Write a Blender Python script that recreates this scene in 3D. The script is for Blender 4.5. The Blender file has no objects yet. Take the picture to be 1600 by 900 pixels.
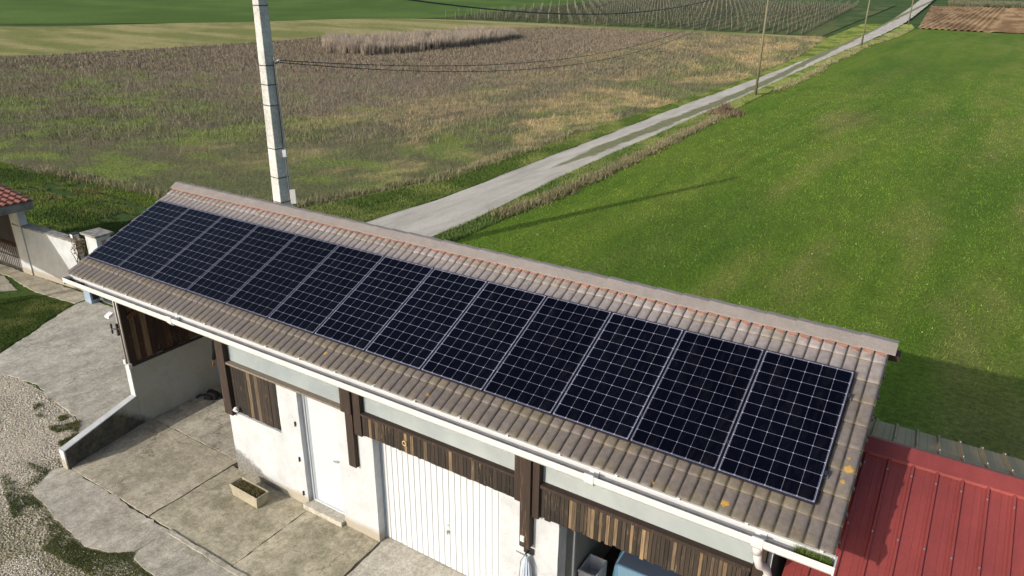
import bpy, bmesh, math, random
import numpy as np
from mathutils import Vector, Matrix
random.seed(7); RNG = np.random.default_rng(11)
C = bpy.context.scene.collection
TA = math.tan(math.radians(24.154)); SA = math.sin(math.radians(24.154)); CA = math.cos(math.radians(24.154))
SLOPE = math.radians(24.154)
OFF = {}

# ------------------------------------------------------------------ helpers
def tag(o, label=None, cat=None, group=None, kind=None):
    if label: o['label'] = label
    if cat: o['category'] = cat
    if group: o['group'] = group
    if kind: o['kind'] = kind
    return o
def thing(name, label, cat, loc=(0, 0, 0), group=None):
    o = bpy.data.objects.new(name, None); C.objects.link(o); o.location = loc
    o.empty_display_size = .2
    OFF[o] = Vector(loc); return tag(o, label, cat, group)
def link(name, me, m, parent=None, smooth=False):
    if m: me.materials.append(m)
    o = bpy.data.objects.new(name, me); C.objects.link(o)
    me.polygons.foreach_set('use_smooth', np.full(len(me.polygons), bool(smooth)))
    if parent is not None:
        off = OFF[parent]; OFF[o] = off
        me.transform(Matrix.Translation(-off)); o.parent = parent
    else: OFF[o] = Vector((0, 0, 0))
    return o
class MB:
    def __init__(s): s.v = []; s.f = []
    def add(s, vs, fs):
        b = len(s.v); s.v += [tuple(p) for p in vs]; s.f += [tuple(i + b for i in f) for f in fs]; return s
    def box(s, x0, x1, y0, y1, z0, z1):
        return s.add([(x, y, z) for z in (z0, z1) for y in (y0, y1) for x in (x0, x1)],
                     [(0, 2, 3, 1), (4, 5, 7, 6), (0, 1, 5, 4), (2, 6, 7, 3), (0, 4, 6, 2), (1, 3, 7, 5)])
    def hexa(s, bot, top):
        n = len(bot)
        return s.add(list(bot) + list(top), [tuple(range(n))[::-1], tuple(range(n, 2 * n))] +
                     [(i, (i + 1) % n, n + (i + 1) % n, n + i) for i in range(n)])
    def bar(s, p, q, w, h, up=(0, 0, 1)):
        p = Vector(p); q = Vector(q); d = (q - p).normalized(); u = Vector(up)
        a = d.cross(u)
        if a.length < 1e-4: a = d.cross(Vector((1, 0, 0)))
        a.normalize(); b = a.cross(d)
        c = lambda o: [o + a * (w / 2) * i + b * (h / 2) * j for i, j in ((-1, -1), (1, -1), (1, 1), (-1, 1))]
        return s.hexa(c(p), c(q))
    def tube(s, pts, r, n=8, cap=True):
        pts = [Vector(p) for p in pts]; k = len(pts)
        rs = r if isinstance(r, (list, tuple)) else [r] * k
        b = len(s.v); ref = Vector((0, 0, 1))
        for i, p in enumerate(pts):
            d = (pts[min(i + 1, k - 1)] - pts[max(i - 1, 0)]).normalized()
            a = d.cross(ref)
            if a.length < .05: a = d.cross(Vector((0, 1, 0)))
            a.normalize(); c = d.cross(a)
            for j in range(n):
                t = 2 * math.pi * j / n; s.v.append(tuple(p + (a * math.cos(t) + c * math.sin(t)) * rs[i]))
        for i in range(k - 1):
            for j in range(n):
                j2 = (j + 1) % n
                s.f.append((b + i * n + j, b + i * n + j2, b + (i + 1) * n + j2, b + (i + 1) * n + j))
        if cap:
            s.f.append(tuple(b + j for j in range(n))[::-1]); s.f.append(tuple(b + (k - 1) * n + j for j in range(n)))
        return s
    def sweepx(s, prof, x0, x1, closed=True):
        n = len(prof); b = len(s.v)
        s.v += [(x0, y, z) for y, z in prof] + [(x1, y, z) for y, z in prof]
        for i in range(n if closed else n - 1):
            j = (i + 1) % n; s.f.append((b + i, b + n + i, b + n + j, b + j))
        if closed: s.f.append(tuple(range(b, b + n))); s.f.append(tuple(range(b + n, b + 2 * n))[::-1])
        return s
    def build(s, name, m, parent=None, smooth=False, bevel=0, seg=2, recalc=True):
        me = bpy.data.meshes.new(name); me.from_pydata(s.v, [], s.f); me.update()
        if recalc:
            bm = bmesh.new(); bm.from_mesh(me); bmesh.ops.recalc_face_normals(bm, faces=bm.faces); bm.to_mesh(me); bm.free()
        o = link(name, me, m, parent, smooth)
        if bevel:
            md = o.modifiers.new('bevel', 'BEVEL'); md.width = bevel; md.segments = seg; md.limit_method = 'ANGLE'
        return o
def npmesh(name, V, F, m, parent=None, col=None, smooth=False, k=3):
    V = np.asarray(V, np.float32); F = np.asarray(F, np.int32)
    me = bpy.data.meshes.new(name)
    me.vertices.add(len(V)); me.vertices.foreach_set('co', V.ravel())
    nf = len(F); me.loops.add(nf * k); me.loops.foreach_set('vertex_index', F.ravel())
    me.polygons.add(nf); me.polygons.foreach_set('loop_start', np.arange(0, nf * k, k, dtype=np.int32))
    me.polygons.foreach_set('loop_total', np.full(nf, k, np.int32))
    me.update(calc_edges=True)
    if col is not None:
        a = me.color_attributes.new('Col', 'FLOAT_COLOR', 'POINT')
        c4 = np.ones((len(V), 4), np.float32); c4[:, :3] = col; a.data.foreach_set('color', c4.ravel())
    return link(name, me, m, parent, smooth)

# ---- value noise in numpy
def _h(i, j, seed):
    n = (i.astype(np.int64) * 374761393 + j.astype(np.int64) * 668265263 + seed * 1442695041) & 0x7fffffff
    n = (n ^ (n >> 13)) * 1274126177 & 0x7fffffff
    return ((n ^ (n >> 16)) & 0xffff) / 65535.
def vn(x, y, seed=0):
    x = np.asarray(x, float); y = np.asarray(y, float)
    i = np.floor(x); j = np.floor(y); u = x - i; v = y - j; u = u * u * (3 - 2 * u); v = v * v * (3 - 2 * v)
    a = _h(i, j, seed); b = _h(i + 1, j, seed); c = _h(i, j + 1, seed); d = _h(i + 1, j + 1, seed)
    return (a * (1 - u) + b * u) * (1 - v) + (c * (1 - u) + d * u) * v
def fbm(x, y, seed=0, o=4):
    s = 0; w = .5; t = 0
    for k in range(o):
        s = s + w * vn(x, y, seed + k * 17); t += w; x = x * 2.03 + 5.1; y = y * 2.03 + 9.7; w *= .55
    return s / t
def sst(a, b, x): t = np.clip((x - a) / (b - a), 0, 1); return t * t * (3 - 2 * t)
def mixc(c0, c1, t): t = np.asarray(t)[..., None]; return np.asarray(c0) * (1 - t) + np.asarray(c1) * t

# ---- terrain: level around the farm, then a long gentle rise to the far fields
CX, CY = 14.288, -6.879; FX, FY = -.529, .849
def H(x, y):
    t = (np.asarray(x, float) - CX) * FX + (np.asarray(y, float) - CY) * FY - 60
    return np.where(t < 0, 0., np.where(t < 40, .0005 * t * t, .04 * (t - 20)))
def dist(x, y): return (np.asarray(x, float) - CX) * FX + (np.asarray(y, float) - CY) * FY
def lay(x, y, n): return H(x, y) + n * (.004 + .0006 * np.maximum(0, dist(x, y) - 45))
def resample(P, n):
    P = np.asarray(P, float); d = np.r_[0, np.cumsum(np.hypot(*np.diff(P, axis=0).T))]
    t = np.linspace(0, d[-1], n); return np.c_[np.interp(t, d, P[:, 0]), np.interp(t, d, P[:, 1])]
def smoothline(P, it=2):
    P = np.asarray(P, float)
    for _ in range(it):
        Q = [P[0]]
        for a, b in zip(P[:-1], P[1:]): Q += [a * .75 + b * .25, a * .25 + b * .75]
        P = np.array(Q + [P[-1]])
    return P
def patch(name, A, B, nu, nv, n, m, colf=None, kind='structure', bumpf=None, pw=1., jit=0, smooth=True):
    A = resample(smoothline(A), nu); B = resample(smoothline(B), nu)
    if jit:
        s = np.arange(nu) * .37
        for P, sd in ((A, 3), (B, 8)):
            T = np.gradient(P, axis=0); T /= np.hypot(*T.T)[:, None] + 1e-9
            k = (fbm(s * 2, s * 0, sd, 4) - .5) * jit * 2
            P += np.c_[-T[:, 1], T[:, 0]] * k[:, None]
    t = np.linspace(0, 1, nv) ** pw
    X = A[:, None, 0] * (1 - t) + B[:, None, 0] * t; Y = A[:, None, 1] * (1 - t) + B[:, None, 1] * t
    Z = lay(X, Y, n)
    if bumpf is not None: Z = Z + bumpf(X, Y)
    V = np.c_[X.ravel(), Y.ravel(), Z.ravel()]
    i = np.arange(nu - 1)[:, None] * nv + np.arange(nv - 1)[None]; i = i.ravel()
    F = np.c_[i, i + nv, i + nv + 1, i + 1]
    # keep faces upward
    a = V[F[len(F)//2]]; 
    if np.cross(a[1] - a[0], a[2] - a[0])[2] < 0: F = F[:, ::-1]
    col = colf(V[:, 0], V[:, 1]) if colf else None
    o = npmesh(name, V, F, m, None, col, smooth, 4)
    return tag(o, kind=kind)

# ------------------------------------------------------------------ materials
def newmat(name):
    m = bpy.data.materials.new(name); m.use_nodes = True; nt = m.node_tree; nt.nodes.clear()
    out = nt.nodes.new('ShaderNodeOutputMaterial'); b = nt.nodes.new('ShaderNodeBsdfPrincipled')
    nt.links.new(b.outputs[0], out.inputs[0]); return m, nt, b
def N(nt, t, **k):
    n = nt.nodes.new('ShaderNode' + t)
    for a, v in k.items(): setattr(n, a, v)
    return n
def coord(nt, scale=(1, 1, 1), kind='Object', rot=(0, 0, 0)):
    tc = N(nt, 'TexCoord'); mp = N(nt, 'Mapping'); mp.inputs['Scale'].default_value = scale; mp.inputs['Rotation'].default_value = rot
    nt.links.new(tc.outputs[kind], mp.inputs[0]); return mp.outputs[0]
def noise(nt, vec, scale, detail=4, rough=.6, dist_=0):
    n = N(nt, 'TexNoise'); n.inputs['Scale'].default_value = scale; n.inputs['Detail'].default_value = detail
    n.inputs['Roughness'].default_value = rough; n.inputs['Distortion'].default_value = dist_; nt.links.new(vec, n.inputs['Vector']); return n.outputs['Fac']
def ramp(nt, fac, stops):
    r = N(nt, 'ValToRGB'); e = r.color_ramp.elements
    while len(e) < len(stops): e.new(.5)
    for q, (p, c) in zip(e, stops):
        q.position = p; q.color = (c, c, c, 1) if isinstance(c, (int, float)) else (*c, 1)
    nt.links.new(fac, r.inputs[0]); return r.outputs[0]
def mix(nt, fac, a, b, mode='MIX'):
    n = N(nt, 'Mix', data_type='RGBA', blend_type=mode); n.clamp_result = False
    for s, v in ((0, fac), (6, a), (7, b)):
        if isinstance(v, (int, float)): n.inputs[s].default_value = v
        elif isinstance(v, tuple): n.inputs[s].default_value = (*v, 1)
        else: nt.links.new(v, n.inputs[s])
    return n.outputs[2]
def mth(nt, op, a, b=0., c=None):
    n = N(nt, 'Math', operation=op)
    for s, v in ((0, a), (1, b)) + (((2, c),) if c is not None else ()):
        if isinstance(v, (int, float)): n.inputs[s].default_value = v
        else: nt.links.new(v, n.inputs[s])
    return n.outputs[0]
def bump(nt, b, h, strength=.3, d=.01, prev=None):
    n = N(nt, 'Bump'); n.inputs['Strength'].default_value = strength; n.inputs['Distance'].default_value = d
    nt.links.new(h, n.inputs['Height'])
    if prev is not None: nt.links.new(prev, n.inputs['Normal'])
    nt.links.new(n.outputs[0], b.inputs['Normal']); return n.outputs[0]
def setc(nt, b, c):
    if isinstance(c, tuple): b.inputs['Base Color'].default_value = (*c, 1)
    else: nt.links.new(c, b.inputs['Base Color'])
def simple(name, c, rough=.6, metal=0, var=.15, scale=8, bmp=0, spec=.5, bscale=40, coat=0):
    m, nt, b = newmat(name); v = coord(nt)
    n = noise(nt, v, scale, 5)
    lo = tuple(x * (1 - var) for x in c); hi = tuple(min(1, x * (1 + var)) for x in c)
    setc(nt, b, ramp(nt, n, [(.3, lo), (.7, hi)]))
    b.inputs['Roughness'].default_value = rough; b.inputs['Metallic'].default_value = metal
    b.inputs['Specular IOR Level'].default_value = spec; b.inputs['Coat Weight'].default_value = coat
    if bmp: bump(nt, b, noise(nt, v, bscale, 4), bmp, .01)
    return m
def vcol(name, rough=.9, fine=0, fscale=6, bmp=0, bscale=8, spec=.2, trans=0, contrast=(.7, 1.3)):
    m, nt, b = newmat(name); a = N(nt, 'VertexColor', layer_name='Col'); c = a.outputs[0]
    if fine:
        v = coord(nt); n = noise(nt, v, fscale, 6, .7)
        c = mix(nt, fine, c, ramp(nt, n, [(.32, contrast[0]), (.68, contrast[1])]), 'MULTIPLY')
    setc(nt, b, c); b.inputs['Roughness'].default_value = rough; b.inputs['Specular IOR Level'].default_value = spec
    if bmp: bump(nt, b, noise(nt, coord(nt), bscale, 6, .7), bmp, .08)
    return m
M = {}
M['blade'] = vcol('grass blades', .7)
M['field'] = vcol('field soil and turf', .95, .9, 5, .8, 5, .1, contrast=(.45, 1.5))
M['field_fine'] = vcol('short cereal turf', .95, .85, 7, .8, 9, .1, contrast=(.5, 1.45))

def m_ground():
    m, nt, b = newmat('meadow ground'); v = coord(nt)
    n1 = noise(nt, v, .12, 6, .65); n2 = noise(nt, v, 3.5, 6, .75); n3 = noise(nt, v, .5, 5, .7)
    c = ramp(nt, n1, [(.35, (.035, .07, .015)), (.6, (.06, .10, .022))])
    c = mix(nt, ramp(nt, n3, [(.55, 0.), (.72, .7)]), c, (.12, .105, .055))
    c = mix(nt, .8, c, ramp(nt, n2, [(.3, .5), (.7, 1.45)]), 'MULTIPLY')
    setc(nt, b, c); b.inputs['Roughness'].default_value = .95; b.inputs['Specular IOR Level'].default_value = .1
    bump(nt, b, n2, .7, .05); return m
M['ground'] = m_ground()
def m_concrete(name, base, stain=.5, seed=0, dirt=(.13, .115, .07), crack=True, fine=1.):
    m, nt, b = newmat(name); v = coord(nt)
    mp = N(nt, 'Mapping'); nt.links.new(v, mp.inputs[0]); mp.inputs['Location'].default_value = (seed * 3.7, seed * 1.3, 0); v = mp.outputs[0]
    big = noise(nt, v, .7, 6, .65, .6); med = noise(nt, v, 3.2, 7, .72, .4); fin = noise(nt, v, 40, 4, .8)
    lo = tuple(x * .8 for x in base); hi = tuple(x * 1.12 for x in base)
    c = ramp(nt, big, [(.3, lo), (.5, base), (.68, hi)])
    c = mix(nt, ramp(nt, med, [(.40, stain * .8), (.56, 0.)]), c, dirt)
    gr = noise(nt, v, 13, 8, .85); wt = N(nt, 'Mapping'); nt.links.new(v, wt.inputs[0]); wt.inputs['Scale'].default_value = (1.6, .22, 1)
    c = mix(nt, 1., c, ramp(nt, gr, [(.34, .62), (.5, 1.), (.66, 1.32)]), 'MULTIPLY')
    c = mix(nt, 1., c, ramp(nt, noise(nt, wt.outputs[0], 1., 6, .7), [(.35, .8), (.65, 1.18)]), 'MULTIPLY')
    c = mix(nt, fine, c, ramp(nt, fin, [(.3, .7), (.7, 1.3)]), 'MULTIPLY')
    sp = N(nt, 'TexVoronoi'); sp.inputs['Scale'].default_value = 9; nt.links.new(v, sp.inputs['Vector'])
    c = mix(nt, ramp(nt, sp.outputs['Distance'], [(.07, .45), (.12, 0.)]), c, (.5, .47, .4))
    if crack:
        vo = N(nt, 'TexVoronoi', feature='DISTANCE_TO_EDGE'); vo.inputs['Scale'].default_value = .17
        ds = N(nt, 'TexNoise'); ds.inputs['Scale'].default_value = 2.5; ds.inputs['Detail'].default_value = 6; nt.links.new(v, ds.inputs['Vector'])
        vm = N(nt, 'VectorMath', operation='ADD'); nt.links.new(v, vm.inputs[0]); nt.links.new(ds.outputs['Color'], vm.inputs[1]); nt.links.new(vm.outputs[0], vo.inputs['Vector'])
        c = mix(nt, ramp(nt, vo.outputs['Distance'], [(.0, .6), (.0035, 0.)]), c, (.08, .07, .05))
    setc(nt, b, c); b.inputs['Roughness'].default_value = .9; b.inputs['Specular IOR Level'].default_value = .25
    bump(nt, b, med, .35, .02, bump(nt, b, fin, .5, .006)); return m
def m_road():
    m, nt, b = newmat('pale gravel track'); v = coord(nt)
    big = noise(nt, coord(nt, (1, .18, 1)), 1.2, 6, .7); med = noise(nt, v, 2.2, 7, .75, .5); fin = noise(nt, v, 30, 4, .8)
    c = ramp(nt, big, [(.3, (.33, .30, .25)), (.6, (.50, .46, .39))])
    c = mix(nt, ramp(nt, med, [(.62, 0.), (.74, .55)]), c, (.2, .18, .14))
    c = mix(nt, 1., c, ramp(nt, fin, [(.3, .8), (.7, 1.2)]), 'MULTIPLY')
    # broken grass strip along the crown of the track
    sx = N(nt, 'SeparateXYZ'); tc = N(nt, 'TexCoord'); nt.links.new(tc.outputs['Object'], sx.inputs[0])
    xc = mth(nt, 'ADD', mth(nt, 'MULTIPLY', sx.outputs[1], -.0145), -4.05)
    xc = mth(nt, 'MAXIMUM', xc, -5.5)
    d = mth(nt, 'ABSOLUTE', mth(nt, 'SUBTRACT', sx.outputs[0], xc))
    w = mth(nt, 'MULTIPLY', noise(nt, coord(nt, (1, .25, 1)), 1.1, 5, .7), 1.25)
    far = mth(nt, 'MULTIPLY', mth(nt, 'SUBTRACT', sx.outputs[1], 25.), .12); far.node.use_clamp = True
    g = mth(nt, 'SUBTRACT', mth(nt, 'ADD', mth(nt, 'MULTIPLY', w, far), -.03), d)
    g = mth(nt, 'MULTIPLY', g, 6.); g.node.use_clamp = True
    c = mix(nt, mth(nt, 'MULTIPLY', g, .85), c, ramp(nt, med, [(.35, (.085, .11, .03)), (.65, (.19, .18, .075))]))
    setc(nt, b, c); b.inputs['Roughness'].default_value = .95; b.inputs['Specular IOR Level'].default_value = .1
    bump(nt, b, med, .5, .04, bump(nt, b, fin, .5, .008)); return m
M['road'] = m_road()
def m_plaster(name, base=(.50, .515, .53), bs=30, st=.9, dirty=False, mould=False, grey=0):
    m, nt, b = newmat(name); v = coord(nt, kind='Object')
    n = noise(nt, v, bs, 5, .75); n2 = noise(nt, v, 2.2, 6, .7); g = N(nt, 'NewGeometry'); s = N(nt, 'SeparateXYZ'); nt.links.new(g.outputs['Position'], s.inputs[0])
    c = ramp(nt, n2, [(.3, tuple(x * .78 for x in base)), (.6, base)])
    if dirty:
        h = mth(nt, 'ADD', s.outputs[2], mth(nt, 'MULTIPLY', n2, -.35))
        c = mix(nt, ramp(nt, h, [(.0, .75), (.1, 0.)]), c, (.3, .25, .17))
    if mould:
        # dark damp foot of the wall at its outer corner
        xx = mth(nt, 'MULTIPLY', mth(nt, 'SUBTRACT', s.outputs[0], 3.6), .42)
        h = mth(nt, 'ADD', mth(nt, 'ADD', s.outputs[2], xx), mth(nt, 'MULTIPLY', noise(nt, v, 5, 6, .75), -.45))
        c = mix(nt, ramp(nt, h, [(.30, .9), (.42, 0.)]), c, ramp(nt, noise(nt, v, 22, 5, .8), [(.35, (.05, .05, .05)), (.7, (.28, .27, .24))]))
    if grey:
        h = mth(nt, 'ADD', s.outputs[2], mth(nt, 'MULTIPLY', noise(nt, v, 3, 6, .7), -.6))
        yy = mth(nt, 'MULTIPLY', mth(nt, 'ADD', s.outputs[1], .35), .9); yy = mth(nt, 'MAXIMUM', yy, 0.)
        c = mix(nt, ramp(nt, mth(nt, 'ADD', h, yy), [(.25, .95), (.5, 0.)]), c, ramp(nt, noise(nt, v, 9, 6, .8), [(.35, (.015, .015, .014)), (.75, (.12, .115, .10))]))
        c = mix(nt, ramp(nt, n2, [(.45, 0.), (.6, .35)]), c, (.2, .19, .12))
    setc(nt, b, c); b.inputs['Roughness'].default_value = .9; b.inputs['Specular IOR Level'].default_value = .2
    bump(nt, b, n, st, .012); return m
M['plaster'] = m_plaster('white roughcast', dirty=True, mould=True)
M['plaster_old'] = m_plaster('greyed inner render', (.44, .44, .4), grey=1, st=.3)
M['plaster_wall'] = m_plaster('white boundary wall render', (.50, .515, .52), dirty=True)
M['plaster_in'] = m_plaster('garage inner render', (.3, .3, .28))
def m_wood(name):
    m, nt, b = newmat(name); a = N(nt, 'VertexColor', layer_name='Col')
    v = coord(nt, (30, 30, 1.6)); n = noise(nt, v, 1.5, 7, .7, 1.0); n2 = mth(nt, 'MULTIPLY', noise(nt, coord(nt, (26, 26, 1.6)), 1.5, 6, .75, 1.2), ramp(nt, noise(nt, coord(nt), 2.3, 4), [(.4, .82), (.6, 1.15)]))
    c = mix(nt, 1., a.outputs[0], ramp(nt, n, [(.3, .3), (.7, 1.9)]), 'MULTIPLY')
    c = mix(nt, ramp(nt, n2, [(.63, 0.), (.70, .8)]), c, (.19, .13, .07))
    setc(nt, b, c); b.inputs['Roughness'].default_value = .75; bump(nt, b, n, .6, .008); return m
M['wood'] = m_wood('weathered stained boards')
def m_timber(name, base, hi):
    m, nt, b = newmat(name); v = coord(nt, (22, 22, 1.2)); n = noise(nt, v, 1.3, 7, .75, 1.5)
    c = ramp(nt, n, [(.3, tuple(x * .5 for x in base)), (.58, base), (.68, hi)])
    setc(nt, b, c); b.inputs['Roughness'].default_value = .75; bump(nt, b, n, .6, .01); return m
M['timber'] = m_timber('dark stained timber', (.032, .018, .012), (.15, .09, .045))
M['sill'] = m_timber('grey weathered ledge', (.2, .165, .13), (.3, .26, .2))
M['beam_grey'] = simple('grey weathered beam', (.17, .16, .15), .85, 0, .4, 3, .4)
M['polewood'] = m_timber('olive grey pole wood', (.16, .15, .085), (.24, .22, .14))
def m_tile():
    m, nt, b = newmat('brown grey concrete tiles'); a = N(nt, 'VertexColor', layer_name='Col'); v = coord(nt)
    n = noise(nt, v, 14, 6, .75); n2 = noise(nt, v, 1.3, 5, .7); nf = noise(nt, v, 70, 3, .8)
    c = mix(nt, 1., a.outputs[0], ramp(nt, n, [(.3, .72), (.7, 1.28)]), 'MULTIPLY')
    vo = N(nt, 'TexVoronoi'); vo.inputs['Scale'].default_value = 7.; nt.links.new(v, vo.inputs['Vector'])
    s = N(nt, 'SeparateXYZ'); nt.links.new(v, s.inputs[0])
    low = mth(nt, 'MULTIPLY', mth(nt, 'SUBTRACT', .35, s.outputs[1]), 1.2); low.node.use_clamp = True
    xr = mth(nt, 'MULTIPLY', mth(nt, 'SUBTRACT', s.outputs[0], -4.), .12); xr.node.use_clamp = True
    li = mth(nt, 'MULTIPLY', ramp(nt, noise(nt, v, 26, 6, .8), [(.58, 0.), (.63, .85)]), mth(nt, 'MULTIPLY', ramp(nt, vo.outputs['Distance'], [(.25, 1.), (.5, 0.)]), mth(nt, 'MULTIPLY', low, xr)))
    c = mix(nt, li, c, (.36, .13, .045))
    # a few round yellow lichens
    for (lx, ly, r) in ((14.0, .57, .045), (13.97, .40, .022), (12.93, -.25, .04), (12.11, -.28, .02), (6.76, -.16, .032), (8.79, -.23, .025), (13.96, .70, .016)):
        dx = mth(nt, 'SUBTRACT', s.outputs[0], lx - 7); dy = mth(nt, 'SUBTRACT', s.outputs[1], ly - .2)
        d = mth(nt, 'SQRT', mth(nt, 'ADD', mth(nt, 'MULTIPLY', dx, dx), mth(nt, 'MULTIPLY', dy, dy)))
        d = mth(nt, 'ADD', d, mth(nt, 'MULTIPLY', mth(nt, 'SUBTRACT', n, .5), .16))
        c = mix(nt, ramp(nt, mth(nt, 'DIVIDE', d, r), [(.8, .9), (1., 0.)]), c, ramp(nt, nf, [(.35, (.30, .15, .025)), (.6, (.46, .28, .05))]))
    setc(nt, b, c); b.inputs['Roughness'].default_value = .55; b.inputs['Specular IOR Level'].default_value = .5
    bump(nt, b, nf, .35, .004, bump(nt, b, n, .3, .01)); return m
M['tile'] = m_tile()
M['ridge'] = vcol('grey brown ridge caps', .8, .5, 5, .3, 30, .3, contrast=(.8, 1.2))
M['mortar'] = simple('terracotta mortar', (.27, .145, .105), .85, 0, .35, 12, .5)
M['white_pvc'] = simple('white gutter plastic', (.55, .545, .53), .4, 0, .06, 3)
M['trough'] = simple('grey gutter inside', (.3, .28, .25), .7, 0, .3, 6)
M['black'] = simple('black plastic', (.015, .015, .017), .5, 0, .2, 5)
M['alu'] = simple('grey metal', (.45, .46, .47), .4, .8, .1, 9)
M['frame_black'] = simple('black anodised frame', (.012, .012, .02), .4, 0, .1, 5)
def m_pv():
    m, nt, b = newmat('monocrystalline cells under glass'); tc = N(nt, 'TexCoord'); s = N(nt, 'SeparateXYZ'); nt.links.new(tc.outputs['Object'], s.inputs[0])
    px = (1.048 - .05) / 6; py = (1.895 - .05) / 11
    def cell(o, p, off): # distance to nearest line in metres
        t = mth(nt, 'DIVIDE', mth(nt, 'SUBTRACT', o, off), p); f = mth(nt, 'FRACT', t); return mth(nt, 'MULTIPLY', mth(nt, 'MINIMUM', f, mth(nt, 'SUBTRACT', 1., f)), p)
    dx = cell(s.outputs[0], px, .025); dy = cell(s.outputs[1], py, .025)
    ln = mth(nt, 'MAXIMUM', mth(nt, 'LESS_THAN', dx, .0017), mth(nt, 'LESS_THAN', dy, .0022))
    dia = mth(nt, 'LESS_THAN', mth(nt, 'ADD', dx, dy), .0095)
    ed = mth(nt, 'MINIMUM', mth(nt, 'MINIMUM', s.outputs[0], mth(nt, 'SUBTRACT', 1.048, s.outputs[0])), mth(nt, 'MINIMUM', s.outputs[1], mth(nt, 'SUBTRACT', 1.895, s.outputs[1])))
    edge = mth(nt, 'MULTIPLY', mth(nt, 'LESS_THAN', ed, .0175), mth(nt, 'GREATER_THAN', ed, .0125))
    n = noise(nt, coord(nt), 1.3, 3); 
    c = ramp(nt, n, [(.3, (.0008, .001, .003)), (.7, (.0015, .0018, .0055))])
    c = mix(nt, mth(nt, 'MAXIMUM', mth(nt, 'MAXIMUM', mth(nt, 'MULTIPLY', ln, .5), dia), edge), c, (.28, .29, .39))
    oi = N(nt, 'ObjectInfo'); c = mix(nt, 1., c, ramp(nt, oi.outputs['Random'], [(0., .8), (1., 1.25)]), 'MULTIPLY')
    ds = noise(nt, coord(nt, (1, .35, 1)), 6, 7, .75, .6)
    c = mix(nt, mth(nt, 'MULTIPLY', ramp(nt, ds, [(.5, 0.), (.8, .014)]), 1.), c, (.5, .47, .42))
    setc(nt, b, c); nt.links.new(ramp(nt, ds, [(.3, .10), (.7, .2)]), b.inputs['Roughness']); b.inputs['IOR'].default_value = 1.3; b.inputs['Specular IOR Level'].default_value = .25
    return m
M['pv'] = m_pv()
def m_poly():
    m, nt, b = newmat('translucent ribbed glazing'); v = coord(nt)
    n = noise(nt, v, 1.1, 5, .6, .5)
    g = N(nt, 'SeparateXYZ'); nt.links.new(v, g.inputs[0])
    c = ramp(nt, n, [(.3, (.20, .235, .25)), (.7, (.28, .32, .33))])
    # soft warm diagonal of roof timber seen through the sheet
    setc(nt, b, c)
    b.inputs['Roughness'].default_value = .075; b.inputs['Specular IOR Level'].default_value = .5
    return m
M['poly'] = m_poly()
M['door_white'] = simple('white painted door', (.47, .505, .54), .35, 0, .02, 2)
M['ghost'] = simple('garage door white steel', (.52, .535, .55), .38, 0, .03, 2)
def m_metalroof(name, c0, c1, sc=(1, 1, 1)):
    m, nt, b = newmat(name); v = coord(nt); n = noise(nt, v, 1.2, 5, .6); nf = noise(nt, v, 45, 4, .7)
    c = ramp(nt, n, [(.3, c0), (.7, c1)]); c = mix(nt, .6, c, ramp(nt, nf, [(.3, .82), (.7, 1.2)]), 'MULTIPLY'); c = mix(nt, .7, c, ramp(nt, noise(nt, coord(nt, (7, .5, .5)), 1.3, 7, .75), [(.3, .82), (.7, 1.15)]), 'MULTIPLY')
    setc(nt, b, c); b.inputs['Roughness'].default_value = .48; b.inputs['Specular IOR Level'].default_value = .4
    bump(nt, b, nf, .12, .004); return m
M['red'] = m_metalroof('red lacquered sheet', (.19, .038, .034), (.25, .050, .044))
M['brown'] = m_metalroof('brown green sheet', (.22, .15, .075), (.31, .21, .11))
M['redtile'] = simple('red clay tiles', (.17, .055, .035), .8, 0, .5, 5, .5)
M['stonecap'] = simple('lichened grey coping', (.2, .19, .165), .9, 0, .55, 7, .6)
M['trough_stone'] = simple('cream cast planter', (.30, .27, .195), .85, 0, .2, 6, .4)
M['soil'] = simple('dark potting soil', (.05, .04, .025), .95, 0, .6, 30, .8)
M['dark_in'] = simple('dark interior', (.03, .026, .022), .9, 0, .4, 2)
M['redbrown'] = simple('red brown boards', (.09, .03, .015), .7, 0, .5, 4, .3)
M['pole_conc'] = m_concrete('pole concrete', (.46, .46, .435), .25, 4, (.3, .3, .27), False, .7)
M['bluegrey'] = simple('blue grey enamel', (.25, .33, .42), .5, 0, .15, 4)
M['wire'] = simple('black cable', (.012, .012, .014), .5)
M['pebble'] = vcol('limestone pebbles', .9)
M['cloth_blue'] = simple('blue denim', (.04, .09, .26), .9, 0, .3, 20, .3)
M['cloth_dark'] = simple('dark jacket cloth', (.022, .022, .025), .9, 0, .3, 12, .3)
M['skin'] = simple('skin', (.5, .27, .18), .55, 0, .06, 10)
M['hair'] = simple('dark hair', (.03, .018, .01), .7, 0, .3, 40, .5)
M['shoe'] = simple('black shoe', (.012, .012, .013), .55)
M['nylon'] = simple('black nylon bag', (.014, .014, .016), .65, 0, .4, 14, .4)
M['carpaint'] = simple('light blue car paint', (.06, .14, .21), .55, 0, .04, 2, spec=.3)
M['carglass'] = simple('dark car glass', (.012, .02, .035), .25, 0, .1, 2, spec=.25)
M['rubber'] = simple('tyre rubber', (.02, .02, .02), .8)
M['chrome'] = simple('chrome', (.7, .7, .72), .12, 1, .02)
M['lampred'] = simple('tail lamp plastic', (.35, .02, .02), .2)
M['crate'] = simple('pale grey crate plastic', (.6, .61, .63), .6, 0, .15, 5)
M['parasolcloth'] = simple('grey blue canvas', (.38, .44, .52), .85, 0, .15, 9, .3)
M['bark'] = simple('dark vine bark', (.06, .045, .03), .9, 0, .5, 12, .5)

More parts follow.
